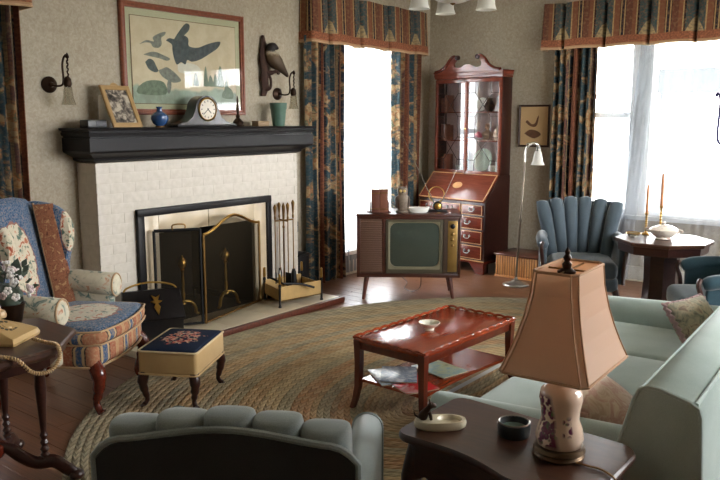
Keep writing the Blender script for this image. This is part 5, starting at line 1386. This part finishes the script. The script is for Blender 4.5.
def m_floral(name, base=((200, 192, 168), (212, 204, 182))):
    n = NT(name); v = n.co(); f = n.noise(v, 13, 4, .6, .9)
    c = n.ramp(f, [(.28, lin((84, 104, 100))), (.38, lin((126, 142, 132))), (.44, lin(base[0])), (.58, lin(base[1])), (.64, lin((196, 150, 120))), (.72, lin((164, 96, 76)))])
    n.bump(n.noise(v, 500, 1), .3, .002); return n.fin(c, .9, spec=.1, sheen=.2)
def m_strip(name, ax, per=.19):
    n = NT(name); v = n.co(); s = n.sep(v)
    fr = n.math('FRACT', n.math('DIVIDE', n.math('ADD', n.math('ADD', s[ax], n.math('MULTIPLY', s[1], .9)), 5), per)); nz = n.noise(v, 80, 3)
    c = n.ramp(fr, [(0, lin((164, 110, 82))), (.25, lin((70, 60, 60))), (.29, lin((186, 160, 120))), (.36, lin((66, 92, 126))), (.52, lin((190, 164, 126))), (.58, lin((60, 50, 50))), (.62, lin((158, 96, 74))), (.85, lin((178, 140, 104)))], 'CONSTANT')
    c = n.mix(n.math('MULTIPLY', n.step(nz, .45, .65), .45), c, lin((186, 160, 124)))
    n.bump(n.noise(v, 500, 1), .3, .002); return n.fin(c, .9, spec=.1)
TAPB = m_tap('tapestry_back', .0, .80, .13, .21, (0, 2)); TAPS = m_tap('tapestry_seat', 0, -.12, .2, .17, (0, 1)); TAPW = m_tap('tapestry_wing', .10, .94, .06, .15, (1, 2))
FLOR = m_floral('floral_tapestry'); STRP = m_strip('striped_tapestry', 0); RUSTS = m_pillow('rust_tapestry', [(96, 58, 44), (138, 92, 66), (112, 68, 52), (160, 124, 88)], 34)
wc = thing('wing_chair', 'floral tapestry wing chair with cabriole legs beside the fireplace', 'wing chair', (-3.97, 2.33, .0), 122)
bow = lambda x, y, z: (x, y - (.055 * (1 - (x / .34) ** 2) if y < -.1 else 0) * min(1, (-.1 - y) / .2 if y < -.1 else 0), z)
obj('seat_rail', G().rbox(-.34, .34, -.31, .26, .27, .40, .03, 3, 8, fn=bow), STRP, wc)
obj('seat_cushion', G().rbox(-.335, .335, -.33, .2, .385, .485, .045, 3, 10, (0, 0, .02), fn=bow), TAPS, wc, ang=80)
fe = lambda y0, z: [bow(x, y, z) for x, y in [(-.338, -.08), (-.338, -.2), (-.335, -.27), (-.31, y0)] + [(-.26 + .052 * i, y0) for i in range(11)] + [(.31, y0), (.335, -.27), (.338, -.2), (.338, -.08)]]
obj('cushion_border', G().tube(fe(-.322, .435), .034, 8, flat=(1, .45)), STRP, wc)
for z in (.40, .472): obj('cushion_welt', G().tube(fe(-.336, z), .006, 6), PIPING, wc)
lean = lambda z: .20 + (z - .42) * .22
def topz(x): return 1.15 - .05 * (abs(x) / .33) ** 3
def back_l(t, w0):
    out = []
    for (dx, dy) in [(-1, 0), (-.9, -.04), (-.4, -.055), (0, -.06), (.4, -.055), (.9, -.04), (1, 0), (.95, .07), (0, .085), (-.95, .07)]:
        z = .40 + t * (topz(dx * .3) - .40)
        k = 1 if t < .97 else .93
        out.append((dx * w0 * k, lean(z) + dy * (1 if t < .99 else .5) + .02, z))
    return out
obj('back', G().loft([back_l(t, .25 + .06 * t) for t in (0, .1, .25, .4, .55, .7, .85, .95, 1)]), TAPB, wc, ang=60)
for s in (-1, 1):
    # rust strip between back and wing
    def gus(u, v, s=s):
        z = .43 + .66 * v
        x0, y0_ = .19 + .05 * v, lean(z) - .05; x1, y1_ = .315, lean(z) - .105 - .02 * v
        return (s * (x0 + (x1 - x0) * u), y0_ + (y1_ - y0_) * u - .02 * sin(pi * u), z)
    obj('back_gusset', G().sheet(gus, 6, 10, .03), RUSTS, wc, ang=80)
    obj('gusset_stripe', G().tube([gus(.45, i / 10) for i in range(11)], .012, 6, flat=(1, 1)), m_strip('gusset_stripes', 2, .5) if s < 0 else bpy.data.materials['gusset_stripes'], wc)
    obj('back_welt', G().tube([(s * (.185 + .05 * t), lean(.44 + .66 * t) - .055, .44 + .66 * t) for t in [i / 8 for i in range(9)]], .006, 6), PIPING, wc)
    prof = [(.34, .45), (.36, .75), (.395, 1.06), (.36, 1.10), (.28, 1.095), (.19, 1.07), (.125, 1.01), (.10, .93), (.11, .84), (.135, .75), (.145, .66), (.12, .58)]
    prof = [(p[0], p[1]) for p in spline([(a, b, 0) for a, b in prof], 3)]
    X0, X1 = (s * .30, s * .365)
    obj('wing', G().loft([[(X0 + s * (.0), y, z) for y, z in inset(prof, .06)], [(X0 + s * .015, y, z) for y, z in prof], [(X1 - s * .015, y, z) for y, z in prof], [(X1, y, z) for y, z in inset(prof, .06)]]), TAPW, wc, ang=60)
    lp = []
    for y, k, dz in ((-.165, .75, -.01), (-.15, 1, 0), (-.05, 1, .005), (.1, .95, .02), (.27, .8, .02)):
        lp.append([(s * .345 + .075 * k * cos(t), y, .585 + dz + .075 * k * sin(t)) for t in [2 * pi * q / 16 for q in range(16)]])
    obj('rolled_arm', G().loft(lp), FLOR, wc, ang=60)
    obj('arm_welt', G().tube([(s * .345 + .07 * cos(t), -.155, .585 + .07 * sin(t)) for t in [2 * pi * q / 20 for q in range(20)]], .006, 6, closed=True), PIPING, wc)
    obj('arm_panel', G().rbox(min(s * .30, s * .375), max(s * .30, s * .375), -.14, .27, .28, .57, .03, 2), FLOR, wc)
    obj('leg', G().tube(spline([(s * .29, -.29, .29), (s * .31, -.325, .22), (s * .30, -.31, .13), (s * .285, -.29, .06), (s * .295, -.31, .02), (s * .30, -.325, .005)], 4), [.04] * 2 + [.042] * 3 + [.034] * 3 + [.026] * 3 + [.02] * 4 + [.019] * 2 + [.022, .026, .028, .028], 10), MAHOG, wc)
    obj('leg', G().tube(spline([(s * .27, .24, .29), (s * .27, .26, .15), (s * .27, .31, 0)], 5), .022, 8), MAHOG, wc)
obj('rail_welt', G().tube(fe(-.312, .275), .007, 6), PIPING, wc)

# ------------------------------------------------------------------ needlepoint stool
st_ = thing('needlepoint_stool', 'low tan footstool with navy floral needlepoint top and cabriole legs', 'footstool', (-3.42, 2.72, 0.0), 29)
TANC = cloth('tan_stool_cloth', (172, 142, 96), (194, 164, 116), 400)
def m_needle():
    n = NT('navy_needlepoint'); v = n.co(); s = n.sep(v)
    a = n.math('DIVIDE', s[0], .11); b = n.math('DIVIDE', s[1], .13)
    d = n.math('ADD', n.math('SQRT', n.math('ADD', n.math('MULTIPLY', a, a), n.math('MULTIPLY', b, b))), n.math('MULTIPLY', n.math('SUBTRACT', n.noise(v, 26, 2), .5), 1.3))
    m = n.math('MULTIPLY', n.math('SUBTRACT', 1, n.step(d, .9, 1.0)), n.step(n.noise(v, 38, 1), .42, .5))
    fc = n.ramp(n.noise(v, 34, 2), [(.34, lin((96, 108, 84))), (.44, lin((206, 170, 150))), (.52, lin((192, 110, 92))), (.6, lin((152, 52, 52))), (.68, lin((220, 200, 176)))])
    c = n.mix(m, n.mix(n.noise(v, 300, 1), lin((22, 30, 48)), lin((38, 48, 68))), fc)
    n.bump(n.noise(v, 500, 1), .3, .002); return n.fin(c, .9, spec=.1)
sw, sl = .172, .232; zs = .345
obj('side_cover', G().rbox(-sw, sw, -sl, sl, .195, .335, .022, 3), TANC, st_)
obj('cushion_top', G().rbox(-sw + .006, sw - .006, -sl + .006, sl - .006, .29, .34, .02, 3, 6, (0, 0, .016)), m_needle(), st_, ang=80)
rc = [(p[0], p[1], .33) for p in arc(sw - .02, sl - .02, .02, 0, 90, 4) + arc(-sw + .02, sl - .02, .02, 90, 180, 4) + arc(-sw + .02, -sl + .02, .02, 180, 270, 4) + arc(sw - .02, -sl + .02, .02, 270, 360, 4)]
obj('top_welt', G().tube(rc, .006, 6, closed=True), plain('cream_welt', (206, 186, 148), .8), st_); obj('bottom_welt', G().tube([(x, y, .2) for x, y, z in rc], .006, 6, closed=True), TANC, st_)
for sx in (-1, 1):
    for sy in (-1, 1):
        x, y = sx * (sw - .03), sy * (sl - .03)
        obj('leg', G().tube(spline([(x, y, .21), (x + sx * .012, y + sy * .012, .15), (x + sx * .004, y + sy * .004, .09), (x - sx * .004, y - sy * .004, .045), (x + sx * .01, y + sy * .01, .014), (x + sx * .012, y + sy * .012, .0135)], 4), [.03] * 2 + [.03] * 3 + [.024] * 3 + [.018] * 3 + [.013] * 4 + [.014] * 2 + [.018, .02, .021, .02], 10), MAHOGD, st_)

# ------------------------------------------------------------------ telephone table
pt = thing('telephone_table', 'dark octagonal table with turned legs and scrolled stretcher beside the wing chair', 'table', (-3.22, 1.48, 0))
ZP = .66
obj('table_top', G().loft([octa(.37, ZP - .045), octa(.375, ZP - .04), octa(.378, ZP - .028), octa(.392, ZP - .024), octa(.392, ZP - .008), octa(.385, ZP)]), WALNUTX, pt, False)
obj('apron', G().loft([octa(.345, ZP - .085), octa(.35, ZP - .045)]), MAHOGD, pt, False)
for a in (45, 135, 225, 315):
    ca, sa = cos(R(a)), sin(R(a))
    rr = .235
    obj('bracket', G().lathe([(.03, ZP - .14), (.05, ZP - .11), (.055, ZP - .084)], 8, T(ca * rr, sa * rr, 0)), MAHOGD, pt)
    pr = [(.013, .1), (.02, .11), (.013, .12), (.02, .13), (.012, .14), (.02, .155), (.011, .17), (.018, .185), (.011, .2), (.018, .22), (.012, .235), (.015, .27), (.02, .36), (.025, .44), (.022, .5), (.03, .52), (.026, ZP - .13)]
    obj('turned_leg', G().lathe(pr, 14, T(ca * rr, sa * rr, 0)), MAHOGD, pt)
    # scrolled foot arm: curve in the radial plane, extruded thick
    crv = [(.0, .175), (.08, .165), (.14, .12), (.2, .09), (.27, .095), (.32, .06), (.36, .03)]
    c = spline([(r_ * ca, r_ * sa, z) for r_, z in crv], 4)
    obj('scroll_foot', G().tube(c, [.026] * 5 + [.03] * 8 + [.032] * 5 + [.03] * 4 + [.028, .026, .024], 10, flat=(1, .7)), MAHOGD, pt)
    obj('toe', G().ell((.365 * ca, .365 * sa, .027), (.034, .034, .026), 12, 8), MAHOGD, pt)
obj('stretcher_boss', G().lathe([(.06, .13), (.07, .15), (.07, .18), (.04, .2), (.02, .23), (.004, .25)], 16), MAHOG, pt)

# telephone
IVORY = plain('ivory_plastic', (200, 166, 112), .3, var=.04); IVD = plain('ivory_handset', (196, 164, 120), .35)
ph = thing('telephone', 'ivory desk telephone with a looping cord on the octagonal table', 'telephone', (-3.17, 1.545, ZP + .0005), 122)
lp = []
for z, a, b, dy in ((0, .105, .125, 0), (.012, .108, .128, 0), (.03, .1, .12, .0), (.05, .085, .085, .025), (.07, .06, .045, .055), (.078, .052, .03, .06)):
    lp.append([(sx * a, dy + sy * b, z) for sx, sy in ((-1, -.95), (-.9, -1), (.9, -1), (1, -.95), (1, .95), (.9, 1), (-.9, 1), (-1, .95))])
obj('body', G().loft(lp), IVORY, ph, ang=35)
Md = T(0, -.03, .049, rx=22)
dl_ = obj('dial', G().lathe([(.058, 0), (.058, .008), (.05, .012), (.02, .012), (.018, .015), (.002, .015)], 28, Md), IVORY, ph)
for k in range(10):
    a = R(40 + 28 * k); obj('finger_hole', G().lathe([(.008, .0115), (.008, .0128), (.002, .0128)], 10, Md @ T(.038 * cos(a), .038 * sin(a), 0)), BLACKP, dl_)
for s in (-1, 1): obj('cradle_prong', G().rbox(s * .045 - .01, s * .045 + .01, .045, .08, .07, .1, .006, 2), IVORY, ph)
hs = obj('handset', G().tube(spline([(-.105, .062, .085), (-.08, .062, .108), (0, .062, .122), (.08, .062, .108), (.105, .062, .085)], 4), [.018] * 3 + [.016] * 11 + [.018] * 3, 12), IVD, ph)
for s in (-1, 1): obj('receiver_cap', G().lathe([(.03, 0), (.032, .012), (.026, .03), (.014, .036)], 18, T(s * .1, .062, .068)), IVD, hs)
def coil(path, r, turns, n):
    P = spline(path, 10); out = []
    m = len(P)
    for i in range(n):
        t = i / (n - 1) * (m - 1); k = min(int(t), m - 2); f = t - k
        p = Vector(P[k]).lerp(Vector(P[k + 1]), f); d = (Vector(P[k + 1]) - Vector(P[k])).normalized()
        u = d.orthogonal().normalized(); v = d.cross(u); a = 2 * pi * turns * i / n
        ref = Vector((0, 0, 1)); u = (ref - d * ref.dot(d)); u = u.normalized() if u.length > .05 else Vector((1, 0, 0)); v = d.cross(u)
        out.append(tuple(p + u * r * cos(a) + v * r * sin(a)))
    return out
IMP = (Matrix.Translation((-3.17, 1.545, ZP + .0005)) @ Matrix.Rotation(R(122), 4, 'Z')).inverted()
cpath = [(-3.12, 1.45, .73), (-3.06, 1.40, .70), (-2.99, 1.385, .675), (-2.90, 1.40, .672), (-2.835, 1.44, .66), (-2.815, 1.49, .60), (-2.815, 1.56, .585), (-2.82, 1.61, .625), (-2.855, 1.625, .672), (-2.93, 1.62, .672), (-3.02, 1.61, .675)]
obj('handset_cord', G().tube(coil(cpath, .0055, 70, 480), .0042, 5, IMP), IVD, ph)

# flower arrangement
fw = thing('flower_arrangement', 'white blossoms with grey-green leaves in a pot on the octagonal table', 'flowers', (-3.37, 1.70, ZP + .0005))
obj('pot', G().lathe([(.04, 0), (.045, .005), (.06, .08), (.066, .1), (.06, .1), (.05, .07)], 20), BRONZE, fw)
LEAF = plain('grey_green_leaf', (84, 96, 84), .6, var=.3); PET = plain('white_petal', (226, 222, 218), .7, var=.04); PET2 = plain('blush_petal', (214, 196, 196), .7)
rnd = random.Random(5)
for k in range(70):
    a = rnd.uniform(0, 2 * pi); e = rnd.uniform(-.3, 1.35); L = rnd.uniform(.05, .125)
    d = Vector((cos(a) * cos(e), sin(a) * cos(e), sin(e))); b = Vector((0, 0, .15)); tip = b + d * L * 1.05
    if k % 2 == 0:
        u = d.orthogonal().normalized(); l = .05; wv_ = .014
        m = tip
        vs = [m, m + d * l * .5 + u * wv_, m + d * l, m + d * l * .5 - u * wv_]; t3 = d.cross(u) * .002
        obj('leaf', G().add([p + t3 for p in vs] + [p - t3 for p in vs], [(0, 1, 2, 3), (7, 6, 5, 4), (0, 4, 5, 1), (1, 5, 6, 2), (2, 6, 7, 3), (3, 7, 4, 0)]), LEAF, fw, False)
    else:
        g = G(); u = d.orthogonal().normalized(); v = d.cross(u)
        for q in range(5):
            c = tip + (u * cos(q * 1.2566) + v * sin(q * 1.2566)) * .011
            g.ell(tuple(c + d * .02), (.009, .009, .009), 6, 4)
        obj('blossom', g, PET if k % 3 else PET2, fw)
obj('stems', G().lathe([(.01, .05), (.05, .1), (.06, .14), (.03, .19)], 10), LEAF, fw)

# ------------------------------------------------------------------ ceiling light
cl2 = thing('ceiling_light', 'brass ceiling light with frosted bowl and bell shades', 'ceiling light', (-2.63, 4.36, ZC), 44)
obj('canopy', G().lathe([(.02, -.06), (.06, -.03), (.07, 0)], 20), BRASS, cl2)
obj('stem', G().tube([(0, 0, -.04), (0, 0, -.5)], .01, 8), BRASS, cl2)
obj('glass_bowl', G().lathe([(.012, -.662), (.06, -.658), (.11, -.642), (.15, -.612), (.162, -.58), (.158, -.58), (.144, -.612), (.105, -.636), (.012, -.654)], 28), FROST, cl2)
obj('hub', G().lathe([(.03, -.62), (.05, -.58), (.05, -.5), (.02, -.46)], 16), BRASS, cl2)
obj('bottom_finial', G().lathe([(.001, -.675), (.014, -.668), (.018, -.662), (.01, -.655)], 12), OLDBRASS, cl2)
for k in range(3):
    a = R(90 * k); ca, sa = cos(a), sin(a); r_ = .22
    obj('arm', G().tube(spline([(.04 * ca, .04 * sa, -.54), (.12 * ca, .12 * sa, -.49), (r_ * ca, r_ * sa, -.50), (r_ * ca, r_ * sa, -.55)], 5), .008, 8), BRASS, cl2)
    obj('bell_shade', G().lathe([(.026, -.545), (.04, -.56), (.052, -.61), (.058, -.67), (.068, -.70), (.065, -.70), (.054, -.668), (.048, -.61), (.036, -.562)], 20, T(r_ * ca, r_ * sa, 0)), FROST, cl2)

# ------------------------------------------------------------------ dark hoop stand at the window
hsd = thing('metal_plant_stand', 'dark blue metal stand with a hooked loop in front of the sheer curtain', 'stand', (-1.36, 6.75, 0))
NAVYM = plain('dark_blue_metal', (40, 38, 78), .4, .4)
obj('loop', G().tube(spline([(-.19, 0, 1.78), (-.2, 0, 1.80), (-.175, 0, 1.80), (-.165, 0, 1.72), (-.17, 0, 1.5), (-.16, 0, 1.42), (-.12, 0, 1.395), (.0, 0, 1.395), (.12, 0, 1.395), (.16, 0, 1.42), (.17, 0, 1.5), (.165, 0, 1.75), (.1, 0, 1.84), (0, 0, 1.86)], 5), .011, 8), NAVYM, hsd)
obj('pole', G().tube([(0, 0, .02), (0, 0, 1.86)], .012, 8), NAVYM, hsd)
obj('foot', G().lathe([(.15, 0), (.15, .012), (.03, .025), (.012, .04)], 20), NAVYM, hsd)
